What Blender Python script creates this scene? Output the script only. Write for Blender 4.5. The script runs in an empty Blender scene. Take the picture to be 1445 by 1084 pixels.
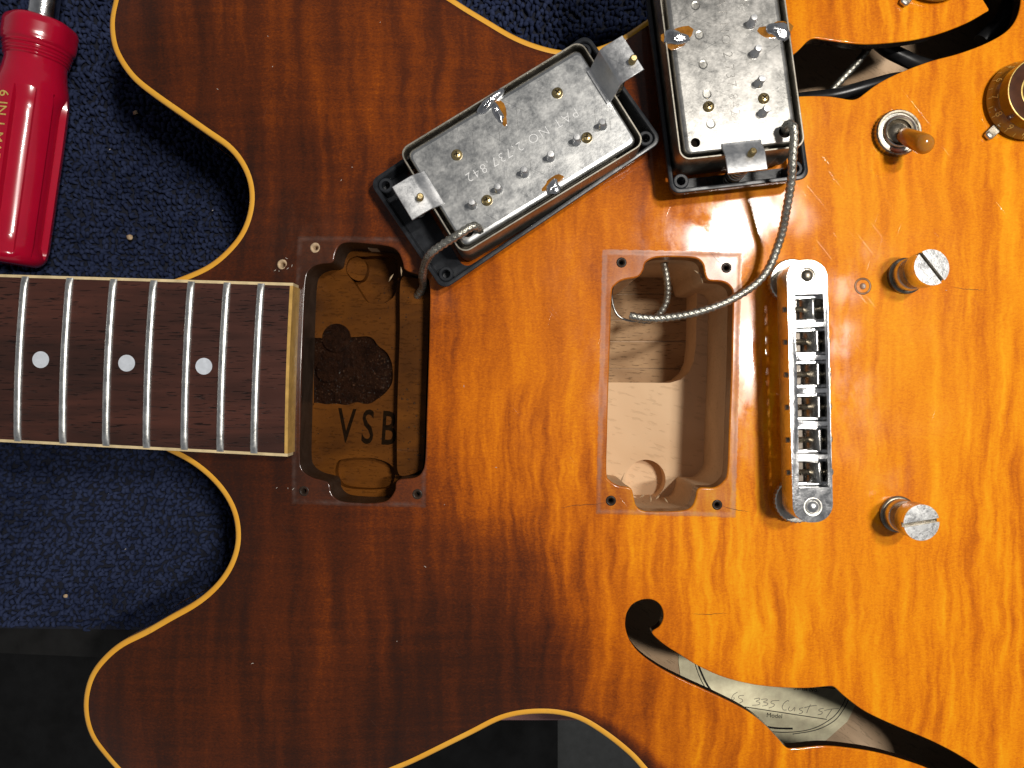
import bpy, bmesh, math, random
import numpy as np
from mathutils import Vector, Matrix
from mathutils.geometry import delaunay_2d_cdt

random.seed(7); rng = np.random.default_rng(7)
MM = 0.001
S, H = 4.2, 260.0          # photo pixels per millimetre on the guitar top, lens height in mm
scene = bpy.context.scene
COL = scene.collection

# ------------------------------------------------------------------ camera
cam = bpy.data.cameras.new('camera'); camo = bpy.data.objects.new('camera', cam); COL.objects.link(camo)
camo.location = (0, 0, H*MM); camo.rotation_euler = (0, 0, 0)
cam.sensor_width = 36; cam.lens = 36*S*H/1445.0
cam.clip_start = 0.005; cam.clip_end = 20
scene.camera = camo
# ------------------------------------------------------------------ world
w = bpy.data.worlds.new('World'); scene.world = w; w.use_nodes = True
nt = w.node_tree; nt.nodes.clear()
wo = nt.nodes.new('ShaderNodeOutputWorld'); wb = nt.nodes.new('ShaderNodeBackground')
tc = nt.nodes.new('ShaderNodeTexCoord'); sx = nt.nodes.new('ShaderNodeSeparateXYZ')
wr = nt.nodes.new('ShaderNodeValToRGB')
wr.color_ramp.elements[0].position = 0.0; wr.color_ramp.elements[0].color = (0.23, 0.232, 0.24, 1)
wr.color_ramp.elements[1].position = 1.0; wr.color_ramp.elements[1].color = (0.10, 0.103, 0.11, 1)
nt.links.new(tc.outputs['Generated'], sx.inputs[0]); nt.links.new(sx.outputs['Z'], wr.inputs[0])
nt.links.new(wr.outputs[0], wb.inputs[0]); wb.inputs[1].default_value = 0.95
nt.links.new(wb.outputs[0], wo.inputs[0])
# ------------------------------------------------------------------ lamps (two ceiling fittings of the workshop)
def lamp(name, loc, size, power, col):
    l = bpy.data.lights.new(name, 'AREA'); l.shape = 'RECTANGLE'; l.size, l.size_y = size
    l.energy = power; l.color = col
    o = bpy.data.objects.new(name, l); COL.objects.link(o); o.location = loc
    o.rotation_euler = (Vector((0.05, 0, 0))-Vector(loc)).to_track_quat('-Z', 'Y').to_euler()
    return o
lamp('bench_lamp', (0.368, 0.050, 0.90), (0.032, 0.12), 4.85, (1, 0.95, 0.88))
lamp('bench_lamp', (0.332, 0.228, 0.90), (0.032, 0.10), 4.1, (1, 0.95, 0.88))
# ------------------------------------------------------------------ view
vs = scene.view_settings; vs.view_transform = 'Standard'; vs.look = 'None'; vs.exposure = 0; vs.gamma = 1
vs.use_curve_mapping = False

# ================================================================== helpers
def P(px, py, z=0.0):
    k = (H-z)/H/S
    return ((px-722.5)*k, -(py-542.0)*k, z)
def PL(pts, z=0.0): return np.array([P(a, b, z)[:2] for a, b in pts])

def catmull(pts, closed=True, n=12):
    p = np.array(pts, float); N = len(p); out = []
    rngi = range(N) if closed else range(N-1)
    for i in rngi:
        if closed: a, b, c, d = p[(i-1) % N], p[i], p[(i+1) % N], p[(i+2) % N]
        else: a, b, c, d = p[max(i-1, 0)], p[i], p[i+1], p[min(i+2, N-1)]
        for j in range(n):
            t = j/n
            out.append(0.5*((2*b)+(-a+c)*t+(2*a-5*b+4*c-d)*t*t+(-a+3*b-3*c+d)*t**3))
    if not closed: out.append(p[-1])
    return np.array(out)
def resample(p, step, closed=True):
    q = np.vstack([p, p[:1]]) if closed else p
    d = np.r_[0, np.cumsum(np.linalg.norm(np.diff(q, axis=0), axis=1))]
    n = max(4, int(round(d[-1]/step)))
    t = np.linspace(0, d[-1], n+1)
    if closed: t = t[:-1]
    return np.stack([np.interp(t, d, q[:, k]) for k in range(q.shape[1])], 1)
def area2(p): x, y = p[:, 0], p[:, 1]; return np.sum(x*np.roll(y, -1)-np.roll(x, -1)*y)
def ccw(p): return p if area2(p) > 0 else p[::-1].copy()
def normals2(p):                      # outward normals of a ccw loop
    t = np.roll(p, -1, 0)-np.roll(p, 1, 0); t /= np.linalg.norm(t, axis=1)[:, None]+1e-12
    return np.stack([t[:, 1], -t[:, 0]], 1)
def smooth_loop(a, it=1):
    for _ in range(it): a = (np.roll(a, 1, 0)+2*a+np.roll(a, -1, 0))/4
    return a
def offset(p, d): return p+normals2(p)*d
def inside(pts, poly):
    x, y = pts[:, 0], pts[:, 1]; r = np.zeros(len(pts), bool)
    a = poly; b = np.roll(poly, -1, 0)
    for (x1, y1), (x2, y2) in zip(a, b):
        if y1 == y2: continue
        c = (y1 > y) != (y2 > y)
        r ^= c & (x < (x2-x1)*(y-y1)/(y2-y1)+x1)
    return r
def dist_to(pts, loop):
    out = np.empty(len(pts))
    for i in range(0, len(pts), 4000):
        q = pts[i:i+4000]
        out[i:i+4000] = np.sqrt(((q[:, None, :]-loop[None])**2).sum(2).min(1))
    return out

class MB:
    """collects verts (mm) and faces of ONE part"""
    def __init__(s): s.v = []; s.f = []; s.uv = None
    def add(s, v, f):
        o = len(s.v); s.v += [tuple(map(float, q)) for q in v]; s.f += [tuple(int(i)+o for i in q) for q in f]; return s
    def loops(s, L, close_u=True, cap0=False, cap1=False):
        L = [np.asarray(l) for l in L]; n = len(L[0]); v = np.vstack(L); f = []
        for k in range(len(L)-1):
            for i in range(n if close_u else n-1):
                j = (i+1) % n
                f.append((k*n+i, k*n+j, (k+1)*n+j, (k+1)*n+i))
        if cap0: f.append(tuple(range(n))[::-1])
        if cap1: f.append(tuple((len(L)-1)*n+i for i in range(n)))
        return s.add(v, f)
    def box(s, c, d, rz=0.0, M=None):
        x, y, z = d[0]/2, d[1]/2, d[2]/2
        v = [Vector((a*x, b*y, e*z)) for e in (-1, 1) for a, b in ((-1, -1), (1, -1), (1, 1), (-1, 1))]
        R = Matrix.Rotation(rz, 3, 'Z') if M is None else M
        v = [R @ q+Vector(c) for q in v]
        return s.add(v, [(3, 2, 1, 0), (4, 5, 6, 7), (0, 1, 5, 4), (1, 2, 6, 5), (2, 3, 7, 6), (3, 0, 4, 7)])
    def lathe(s, prof, c=(0, 0, 0), n=32, M=None, cap=True):
        L = []
        for r, z in prof:
            ring = []
            for i in range(n):
                a = 2*math.pi*i/n; q = Vector((r*math.cos(a), r*math.sin(a), z))
                if M is not None: q = M @ q
                ring.append(tuple(q+Vector(c)))
            L.append(ring)
        return s.loops(L, True, cap, cap)
    def tube(s, path, r, n=10, caps=True):
        path = np.asarray(path, float); m = len(path)
        rr = r if hasattr(r, '__len__') else [r]*m
        T, A, B = frames(path); L = []
        for k in range(m):
            L.append([path[k]+rr[k]*(math.cos(2*math.pi*i/n)*A[k]+math.sin(2*math.pi*i/n)*B[k]) for i in range(n)])
        return s.loops(L, True, caps, caps)
    def ribbon(s, path, wd, z):
        p = np.asarray(path, float)[:, :2]; t = np.gradient(p, axis=0); t /= np.linalg.norm(t, axis=1)[:, None]+1e-9
        nn = np.stack([-t[:, 1], t[:, 0]], 1)
        a = p+nn*wd/2; b = p-nn*wd/2; m = len(p)
        v = [(q[0], q[1], z) for q in a]+[(q[0], q[1], z) for q in b]
        return s.add(v, [(i, m+i, m+i+1, i+1) for i in range(m-1)])
    def plate(s, outer, holes, z, flip=False):
        v, f = cdt(outer, holes)
        if flip: f = [t[::-1] for t in f]
        zz = z(v) if callable(z) else np.full(len(v), z)
        return s.add(np.c_[v, zz], f)
    def prism(s, outer, holes, z0, z1):
        outer = ccw(outer); holes = [ccw(h) for h in holes]
        s.plate(outer, holes, z1); s.plate(outer, holes, z0, True)
        s.loops([np.c_[outer, np.full(len(outer), z0)], np.c_[outer, np.full(len(outer), z1)]])
        for h in holes: s.loops([np.c_[h, np.full(len(h), z1)], np.c_[h, np.full(len(h), z0)]])
        return s
def frames(path):
    T = np.gradient(path, axis=0); T /= np.linalg.norm(T, axis=1)[:, None]+1e-12
    a = np.array([0, 0, 1.0]) if abs(T[0][2]) < .9 else np.array([1.0, 0, 0])
    A = [np.cross(T[0], a)]; A[0] /= np.linalg.norm(A[0])
    for k in range(1, len(path)):
        q = A[-1]-T[k]*np.dot(A[-1], T[k]); A.append(q/(np.linalg.norm(q)+1e-12))
    A = np.array(A); return T, A, np.cross(T, A)
def cdt(outer, holes, extra=None):
    vs_ = []; ed = []
    for l in [outer]+list(holes):
        o = len(vs_); n = len(l); vs_ += [Vector((float(a), float(b))) for a, b in l]
        ed += [(o+i, o+(i+1) % n) for i in range(n)]
    if extra is not None: vs_ += [Vector((float(a), float(b))) for a, b in extra]
    r = delaunay_2d_cdt(vs_, ed, [], 0, 1e-6)
    v = np.array([(q.x, q.y) for q in r[0]]); f = np.array([tuple(t) for t in r[2]])
    c = v[f].mean(1); k = inside(c, np.asarray(outer))
    for h in holes: k &= ~inside(c, np.asarray(h))
    f = f[k]
    t = v[f]; ar = (t[:, 1, 0]-t[:, 0, 0])*(t[:, 2, 1]-t[:, 0, 1])-(t[:, 1, 1]-t[:, 0, 1])*(t[:, 2, 0]-t[:, 0, 0])
    f[ar < 0] = f[ar < 0][:, ::-1]
    return v, [tuple(q) for q in f]

def obj(name, mb, mat, parent=None, smooth=None, bevel=0, world=False, seg=2):
    """link ONE mesh object; coordinates in mm, in the parent's space (world=True: in world mm)"""
    me = bpy.data.meshes.new(name); me.from_pydata([(a*MM, b*MM, c*MM) for a, b, c in mb.v], [], mb.f)
    me.materials.append(mat); me.validate(); me.update()
    o = bpy.data.objects.new(name, me); COL.objects.link(o)
    if smooth is not None:
        me.polygons.foreach_set('use_smooth', [True]*len(me.polygons))
        if smooth < 180: me.set_sharp_from_angle(angle=math.radians(smooth))
    if bevel:
        b = o.modifiers.new('bevel', 'BEVEL'); b.width = bevel*MM; b.segments = seg; b.limit_method = 'ANGLE'
        b.angle_limit = math.radians(40)
        me.polygons.foreach_set('use_smooth', [True]*len(me.polygons)); me.set_sharp_from_angle(angle=math.radians(60))
    if parent:
        o.parent = parent
        if world:
            p = parent; off = Vector((0, 0, 0))
            while p is not None: off += p.location; p = p.parent
            o.location = -off
    return o
def thing(name, label, cat, loc=(0, 0, 0), rot=(0, 0, 0), group=None):
    o = bpy.data.objects.new(name, None); COL.objects.link(o); o.location = [c*MM for c in loc]; o.rotation_euler = rot
    o.empty_display_size = .02; tag(o, label, cat, group); return o
def tag(o, label=None, cat=None, group=None, kind=None):
    for k, v in (('label', label), ('category', cat), ('group', group), ('kind', kind)):
        if v: o[k] = v
    return o
def text(s, size, M, spacing=1.0, depth=0.05, thin=0.0):
    """mesh of a line of lettering, centred, M maps its mm to the target space"""
    c = bpy.data.curves.new('t', 'FONT'); c.body = s; c.size = size; c.align_x = 'CENTER'; c.align_y = 'CENTER'
    c.space_character = spacing; c.extrude = depth; c.offset = thin; c.resolution_u = 3
    o = bpy.data.objects.new('t', c); COL.objects.link(o)
    dg = bpy.context.evaluated_depsgraph_get(); me = o.evaluated_get(dg).to_mesh()
    v = [tuple(M @ q.co) for q in me.vertices]; f = [tuple(p.vertices) for p in me.polygons]
    o.evaluated_get(dg).to_mesh_clear(); bpy.data.objects.remove(o); bpy.data.curves.remove(c)
    return MB().add(v, f)
def TM(x, y, z, deg=0): return Matrix.Translation((x, y, z)) @ Matrix.Rotation(math.radians(deg), 4, 'Z')

# ------------------------------------------------------------------ materials
class N:
    def __init__(s, name):
        s.m = bpy.data.materials.new(name); s.m.use_nodes = True; s.t = s.m.node_tree; s.b = s.t.nodes['Principled BSDF']
        s.co = s.t.nodes.new('ShaderNodeTexCoord').outputs['Object']
    def n(s, kind, **k):
        q = s.t.nodes.new('ShaderNode'+kind)
        for a, v in k.items(): setattr(q, a, v)
        return q
    def L(s, a, b): s.t.links.new(a, b)
    def put(s, sock, v):
        if isinstance(v, bpy.types.NodeSocket): s.L(v, sock)
        else: sock.default_value = v
    def map(s, sc, rot=(0, 0, 0), src=None):
        v = src or s.co
        if any(rot):
            q = s.n('Mapping'); s.L(v, q.inputs[0]); q.inputs['Rotation'].default_value = rot; v = q.outputs[0]
        q = s.n('Mapping'); s.L(v, q.inputs[0]); q.inputs['Scale'].default_value = sc
        return q.outputs[0]
    def noise(s, vec, scale=1, detail=3, rough=.5, dist=0):
        q = s.n('TexNoise'); s.L(vec, q.inputs['Vector']); q.inputs['Scale'].default_value = scale
        q.inputs['Detail'].default_value = detail; q.inputs['Roughness'].default_value = rough; q.inputs['Distortion'].default_value = dist
        return q.outputs['Fac']
    def ramp(s, fac, stops):
        q = s.n('ValToRGB'); s.L(fac, q.inputs[0]); e = q.color_ramp.elements
        while len(e) < len(stops): e.new(.5)
        for k, (p, c) in enumerate(stops):
            e[k].position = p; e[k].color = (*c, 1) if hasattr(c, '__len__') else (c, c, c, 1)
        return q.outputs[0]
    def mix(s, fac, a, b, mode='MIX'):
        q = s.n('Mix', data_type='RGBA', blend_type=mode); s.put(q.inputs[0], fac)
        for i, v in ((6, a), (7, b)): s.put(q.inputs[i], v if isinstance(v, bpy.types.NodeSocket) or len(v) == 4 else (*v, 1))
        return q.outputs[2]
    def math(s, op, a, b=0.0, c=0.0, clamp=False):
        q = s.n('Math', operation=op, use_clamp=clamp); s.put(q.inputs[0], a); s.put(q.inputs[1], b); s.put(q.inputs[2], c); return q.outputs[0]
    def bump(s, h, strength=.3, dist=.0003, into='Normal'):
        q = s.n('Bump'); s.L(h, q.inputs['Height']); q.inputs['Strength'].default_value = strength; q.inputs['Distance'].default_value = dist
        s.L(q.outputs[0], s.b.inputs[into]); return q.outputs[0]
    def set(s, **k):
        for a, v in k.items(): s.put(s.b.inputs[a.replace('_', ' ')], v if isinstance(v, bpy.types.NodeSocket) or not hasattr(v, '__len__') or len(v) == 4 else (*v, 1))
        return s
def simple(name, col, rough=.5, metal=0, nscale=300, var=.15, bump=0, spec=.35, **k):
    m = N(name); f = m.noise(m.map((1, 1, 1)), nscale, 4, .6)
    c0 = tuple(c*(1-var) for c in col); c1 = tuple(min(1, c*(1+var)) for c in col)
    m.set(Base_Color=m.ramp(f, [(.3, c0), (.7, c1)]), Metallic=metal, Specular_IOR_Level=spec,
          Roughness=m.ramp(m.noise(m.map((1, 1, 1)), nscale*.4, 3), [(.3, rough*.75), (.7, min(1, rough*1.3))]), **k)
    if bump: m.bump(f, bump, .0003)
    return m.m
M = {}
def flame():
    m = N('flamed_maple_lacquer')
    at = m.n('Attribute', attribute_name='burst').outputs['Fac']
    # figure: bands across the grain, wandering
    wob = m.noise(m.map((16, 20, 1)), 1, 4, .6)
    vec = m.n('VectorMath', operation='ADD'); m.L(m.co, vec.inputs[0])
    cx = m.n('CombineXYZ'); m.L(m.math('MULTIPLY', m.math('SUBTRACT', wob, .5), .013), cx.inputs[0]); m.L(cx.outputs[0], vec.inputs[1])
    band = m.noise(m.map((118, 11, 1), src=vec.outputs[0]), 1, 2.5, .5)
    band2 = m.noise(m.map((330, 42, 1), src=vec.outputs[0]), 1, 3, .55)
    fib = m.noise(m.map((520, 2000, 1), src=vec.outputs[0]), 1, 3, .65, 1.6)
    fine = m.noise(m.map((1100, 1500, 1)), 1, 3, .7, .6)
    lng = m.noise(m.map((22, 330, 1)), 1, 4, .6)
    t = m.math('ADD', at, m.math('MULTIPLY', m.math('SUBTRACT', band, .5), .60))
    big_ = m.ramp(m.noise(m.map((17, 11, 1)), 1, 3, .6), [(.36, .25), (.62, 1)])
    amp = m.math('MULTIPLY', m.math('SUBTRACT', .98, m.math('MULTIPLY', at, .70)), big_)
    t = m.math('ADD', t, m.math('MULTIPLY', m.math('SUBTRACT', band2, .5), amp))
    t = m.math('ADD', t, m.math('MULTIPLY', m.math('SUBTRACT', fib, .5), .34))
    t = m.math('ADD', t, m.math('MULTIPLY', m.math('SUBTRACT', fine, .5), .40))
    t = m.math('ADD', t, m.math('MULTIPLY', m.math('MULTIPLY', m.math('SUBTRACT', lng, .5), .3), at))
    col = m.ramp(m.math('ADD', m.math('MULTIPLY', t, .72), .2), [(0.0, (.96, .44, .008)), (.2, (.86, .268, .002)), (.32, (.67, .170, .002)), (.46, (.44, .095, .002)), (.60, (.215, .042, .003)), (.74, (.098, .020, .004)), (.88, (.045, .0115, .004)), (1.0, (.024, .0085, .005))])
    # scuffs and polish haze in the lacquer
    scr = m.noise(m.map((45, 3000, 1), rot=(0, 0, .9)), 1, 1.5, .4, .3)
    scr2 = m.noise(m.map((2800, 60, 1), rot=(0, 0, .35)), 1, 1.5, .4, .3)
    patch = m.noise(m.map((24, 24, 1)), 1, 3, .6)
    r = m.math('ADD', .045, m.math('MULTIPLY', m.ramp(patch, [(.48, 0), (.72, 1)]), .13))
    sc = m.math('MAXIMUM', m.ramp(scr, [(.74, 0), (.80, 1)]), m.ramp(scr2, [(.76, 0), (.82, 1)]))
    r = m.math('ADD', r, m.math('MULTIPLY', sc, .1))
    # ghost of the mounting rings: matt, slightly greyed lacquer round the two routs
    def ghost(cx_, cy_, hx, hy, ang):
        a = m.map((1, 1, 1)); q = m.t.nodes[-1]
        mp = m.n('Mapping', vector_type='TEXTURE'); m.L(m.co, mp.inputs[0])
        mp.inputs['Location'].default_value = (cx_*MM, cy_*MM, 0); mp.inputs['Rotation'].default_value = (0, 0, math.radians(ang))
        sp = m.n('SeparateXYZ'); m.L(mp.outputs[0], sp.inputs[0])
        dx = m.math('SUBTRACT', m.math('ABSOLUTE', sp.outputs[0]), hx*MM); dy = m.math('SUBTRACT', m.math('ABSOLUTE', sp.outputs[1]), hy*MM)
        d = m.math('MAXIMUM', dx, dy)
        d = m.math('ADD', d, m.math('MULTIPLY', m.math('SUBTRACT', m.noise(m.map((500, 500, 1)), 1, 3), .5), .0009))
        inn = m.math('LESS_THAN', d, 0.0)
        line = m.math('SUBTRACT', 1.0, m.math('MULTIPLY', m.math('ABSOLUTE', m.math('ADD', d, .0009)), 1/.0011), clamp=True)
        return inn, line
    c0 = P(509, 524); c1 = P(944, 541)
    g0i, g0l = ghost(c0[0], c0[1], 22.8, 45.3, -1.2); g1i, g1l = ghost(c1[0], c1[1], 23.5, 44.5, -1.4)
    gi = m.math('MAXIMUM', g0i, g1i); gl = m.math('MAXIMUM', g0l, g1l)
    dirt = m.noise(m.map((260, 260, 1)), 1, 4, .6)
    r = m.math('ADD', r, m.math('MULTIPLY', gi, .10)); r = m.math('ADD', r, m.math('MULTIPLY', gl, .22))
    col = m.mix(m.math('MULTIPLY', gi, .55), col, m.mix(.55, col, (.055, .03, .022)))
    col = m.mix(m.math('MULTIPLY', gl, m.math('MULTIPLY', m.ramp(dirt, [(.4, 0), (.62, 1)]), .36)), col, (.15, .10, .085))
    col = m.mix(m.math('MULTIPLY', sc, .05), col, (.55, .36, .28))
    wr_ = m.math('MULTIPLY', m.n('Attribute', attribute_name='wear_haze').outputs['Fac'], m.ramp(m.noise(m.map((110, 60, 1)), 1, 5, .65, .5), [(.36, 0), (.62, 1)]))
    col = m.mix(m.math('MULTIPLY', wr_, .42), col, m.mix(.45, col, (.50, .20, .11)))  # pinkish tint: real wear and painted reflection haze together
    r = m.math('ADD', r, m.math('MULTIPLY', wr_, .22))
    m.set(Base_Color=col, Roughness=.42, Coat_Weight=1.0, Coat_Roughness=r, Coat_IOR=1.42, Specular_IOR_Level=.05)
    h = m.math('ADD', m.noise(m.map((70, 45, 1)), 1, 2, .5), m.math('MULTIPLY', sc, -.06))
    bq = m.n('Bump'); m.L(h, bq.inputs['Height']); bq.inputs['Strength'].default_value = .35; bq.inputs['Distance'].default_value = .0004
    m.L(bq.outputs[0], m.b.inputs['Coat Normal'])
    return m.m
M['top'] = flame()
def woodmat(name, c0, c1, dark, sx_=30, sy_=500, rough=.65, pores=.0, rot=0, coat=0, spk=0, spec=.3):
    m = N(name); v = m.map((sx_, sy_, sy_), (0, 0, rot))
    g = m.noise(v, 1, 5, .62, .5); b = m.noise(m.map((sx_*.5, sy_*.12, sy_*.12), (0, 0, rot)), 1, 3, .6, .8)
    col = m.mix(g, c0, c1); col = m.mix(m.ramp(b, [(.35, 0), (.75, 1)]), col, dark)
    if pores:
        p = m.noise(m.map((sx_*7, sy_*4, sy_*4), (0, 0, rot)), 1, 2, .5)
        pm = m.ramp(p, [(.60, 0), (.66, 1)]); col = m.mix(m.math('MULTIPLY', pm, pores), col, tuple(c*.18 for c in dark))
        m.bump(m.math('MULTIPLY', pm, -1), .5, .0002)
    else: m.bump(g, .25, .0002)
    if spk:
        p = m.ramp(m.noise(m.map((1600, 1600, 1600)), 1, 2, .5), [(.67, 0), (.72, 1)]); col = m.mix(m.math('MULTIPLY', p, spk), col, tuple(c*.25 for c in dark))
    m.set(Base_Color=col, Roughness=m.ramp(g, [(.2, rough*.8), (.8, min(1, rough*1.2))]), Coat_Weight=coat, Coat_Roughness=.25, Specular_IOR_Level=spec)
    return m.m
M['rosewood'] = woodmat('rosewood', (.038, .017, .014), (.105, .034, .022), (.022, .012, .010), 26, 520, .38, .8)
M['maple'] = woodmat('raw_maple', (.72, .49, .29), (.80, .58, .37), (.60, .38, .21), 25, 160, .7, .12, .25)
M['poplar'] = woodmat('stained_inner_wood', (.40, .25, .125), (.55, .36, .20), (.24, .135, .065), 40, 420, .75, .5, 0, 0, .35)
M['inner'] = woodmat('inside_back_veneer', (.66, .46, .29), (.76, .56, .38), (.54, .35, .20), 30, 300, .75, .25, .6, 0, .5)
M['blockwall'] = woodmat('sawn_block_wall', (.58, .40, .24), (.70, .50, .31), (.48, .31, .18), 90, 250, .75, .15, 0, 0, .3)
M['neckwood'] = woodmat('lacquered_neck', (.10, .03, .012), (.14, .045, .016), (.06, .02, .01), 30, 400, .3, 0, 0, .8)
M['rout'] = woodmat('lacquered_rout_floor', (.080, .024, .003), (.175, .057, .005), (.034, .011, .002), 60, 380, .5, .3, 0, .08, .6, .06)
M['routwall'] = woodmat('grimy_rout_wall', (.026, .016, .011), (.062, .040, .028), (.016, .010, .007), 300, 900, .5, .2, 0, .2, .3, .1)
def gluey():
    m = N('dark_shiny_glue'); f = m.noise(m.map((1, 1, 1)), 1500, 4, .7); g = m.noise(m.map((1, 1, 1)), 260, 3, .6)
    m.set(Base_Color=m.ramp(g, [(.3, (.020, .009, .006)), (.7, (.060, .024, .012))]), Roughness=.12, Coat_Weight=.0, Specular_IOR_Level=.6)
    m.bump(m.math('ADD', f, m.math('MULTIPLY', g, 1.5)), 1.0, .0035); return m.m
M['glue'] = gluey()
M['bead'] = simple('clear_lacquer_bead', (.05, .022, .010), .06, 0, 300, .3, 0, .8)
M['cut'] = simple('stained_cut_edge', (.030, .014, .008), .3, 0, 600, .4, .2, Coat_Weight=.5, Coat_Roughness=.15)
M['mahcut'] = woodmat('cut_edge_amber', (.26, .10, .022), (.42, .19, .05), (.13, .05, .014), 400, 200, .45, .2, 0, .4)
def bindmat():
    m = N('aged_binding'); f = m.noise(m.map((60, 60, 60)), 1, 4, .6); g = m.noise(m.map((700, 700, 700)), 1, 3, .6)
    col = m.mix(m.ramp(f, [(.35, 0), (.7, 1)]), (.88, .45, .045), (.84, .38, .022)); col = m.mix(m.ramp(g, [(.62, 0), (.75, .35)]), col, (.45, .2, .05))
    m.set(Base_Color=col, Roughness=.35, Coat_Weight=1.0, Coat_Roughness=.08, Subsurface_Weight=.0); return m.m
M['binding'] = bindmat()
M['cream'] = simple('cream_binding', (.70, .55, .31), .32, 0, 250, .22, 0, Coat_Weight=.4, Coat_Roughness=.2)
M['creamend'] = simple('yellowed_binding_end', (.55, .33, .09), .3, 0, 250, .25, 0, Coat_Weight=.5, Coat_Roughness=.2)
M['side'] = simple('dark_lacquered_side', (.022, .012, .010), .25, 0, 90, .3, 0, Coat_Weight=1.0, Coat_Roughness=.05)
M['backbind'] = simple('back_binding', (.34, .19, .07), .35, 0, 200)
def metalmat(name, c0, c1, r0, r1, sc=90, blotch=None, bump=.0, scratch=True):
    m = N(name); a = m.noise(m.map((1, 1, 1)), sc, 5, .62, .4); b = m.noise(m.map((1, 1, 1)), sc*6, 4, .7)
    f = m.math('ADD', m.math('MULTIPLY', a, .65), m.math('MULTIPLY', b, .35))
    col = m.ramp(f, [(.36, c0), (.62, c1)])
    if blotch:
        p = m.ramp(m.noise(m.map((1, 1, 1)), sc*2.6, 4, .7, .3), [(.60, 0), (.70, 1)]); col = m.mix(m.math('MULTIPLY', p, .7), col, blotch)
    r = m.ramp(f, [(.36, r0), (.62, r1)])
    if scratch:
        s1 = m.ramp(m.noise(m.map((1800, 60, 60), (0, 0, .5)), 1, 1), [(.68, 0), (.73, 1)])
        s2 = m.ramp(m.noise(m.map((60, 1500, 60), (0, 0, 1.1)), 1, 1), [(.70, 0), (.75, 1)])
        s_ = m.math('MAXIMUM', s1, s2); col = m.mix(m.math('MULTIPLY', s_, .25), col, (.9, .88, .84)); r = m.math('ADD', r, m.math('MULTIPLY', s_, -.06))
    m.set(Base_Color=col, Metallic=1.0, Roughness=r)
    m.bump(b, .12 if not bump else bump, .0002); return m.m
M['plate'] = metalmat('tarnished_nickel_plate', (.53, .54, .54), (.71, .71, .69), .27, .40, 130, (.49, .50, .51))
M['plate2'] = metalmat('worn_nickel_silver_plate', (.50, .49, .46), (.66, .64, .60), .26, .38, 130, (.44, .42, .38))
M['cover'] = metalmat('nickel_cover', (.24, .22, .18), (.42, .39, .33), .40, .55, 120, (.16, .12, .07))
M['nickel'] = metalmat('nickel', (.50, .48, .43), (.72, .70, .64), .26, .40, 200, (.4, .34, .24))
M['chrome'] = metalmat('pitted_chrome', (.70, .70, .70), (.90, .90, .90), .12, .24, 320, (.42, .38, .33), .25)
M['dullchrome'] = metalmat('dulled_chrome', (.68, .68, .67), (.84, .84, .83), .22, .36, 260, (.55, .54, .51), .2)
M['fret'] = metalmat('fret_wire', (.70, .70, .67), (.90, .90, .87), .28, .44, 260, (.42, .40, .34))
M['brass'] = metalmat('brass', (.40, .29, .12), (.66, .52, .26), .22, .4, 300, (.18, .13, .06))
M['tab'] = metalmat('galvanised_leg', (.62, .63, .64), (.80, .80, .80), .30, .45, 160, None)
M['solder'] = metalmat('solder', (.55, .56, .58), (.85, .85, .86), .08, .25, 150, (.25, .20, .12), .5, False)
M['flux'] = simple('burnt_flux', (.30, .12, .012), .2, 0, 400, .5, .3, Coat_Weight=.6)
M['steel'] = metalmat('spring_steel', (.30, .29, .27), (.48, .46, .43), .25, .4, 300, None)
M['darkmetal'] = metalmat('oxidised_metal', (.20, .17, .13), (.42, .37, .29), .25, .45, 260, (.10, .08, .06))
M['saddle'] = metalmat('plated_saddle', (.40, .39, .36), (.62, .61, .58), .16, .30, 260, (.25, .22, .18))
M['slotdark'] = metalmat('slot_floor_shade', (.05, .045, .04), (.14, .12, .10), .35, .5, 260, None)  # dark colour standing in for shade in the gaps round the saddles
M['black'] = simple('black_plastic', (.020, .022, .026), .30, 0, 500, .3, .12)
M['hole'] = simple('dark_hole', (.012, .009, .007), .8, 0, 500, .3, 0, .05)
M['pearl'] = simple('pearl_dot', (.62, .66, .72), .25, 0, 500, .10, 0, Coat_Weight=.4)
M['braid'] = metalmat('tinned_braid', (.34, .33, .28), (.62, .60, .53), .34, .5, 500, None, 0, False)
M['cloth'] = simple('cloth_core', (.03, .028, .022), .8, 0, 600)
M['rubberwire'] = simple('black_wire_sleeve', (.014, .014, .015), .32, 0, 300, .3)
M['red'] = simple('red_acetate', (.45, .004, .028), .16, 0, 60, .06, 0, Coat_Weight=.6, Coat_Roughness=.06, Subsurface_Weight=.12, Subsurface_Scale=.004)
M['gold'] = simple('gold_print', (.80, .56, .16), .4, .2, 900, .3)
M['paper'] = simple('aged_label_paper', (.92, .83, .57), .8, 0, 380, .13, .15)
M['ink'] = simple('black_ink', (.022, .020, .020), .7, 0, 500, .3, 0, .1)
M['pencil'] = simple('pencil_line', (.20, .17, .13), .6, 0, 2000, .4)
M['stamp'] = simple('stamped_ink', (.010, .005, .002), .7, 0, 900, .5, 0, 0.02)
M['engrave'] = simple('stamped_metal_edge', (.90, .90, .88), .6, 0, 900, .15)
M['crumb'] = simple('wood_crumb', (.50, .36, .22), .8, 0, 900, .3, .3)
M['dust'] = simple('pale_dust', (.62, .57, .50), .8, 0, 900, .2)
M['towelbase'] = simple('towel_weave', (.008, .010, .020), .95, 0, 700, .3, .4)
M['bench'] = simple('black_bench_top', (.004, .004, .004), .85, 0, 200, .4, .2)
M['rail'] = woodmat('stained_rail', (.42, .20, .18), (.55, .28, .25), (.30, .13, .12), 30, 300, .45, .1)
M['mat'] = simple('black_floor_shade', (.010, .010, .010), .8, 0, 60, .3, .2)  # near-black colour standing in for shade on the concrete
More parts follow.
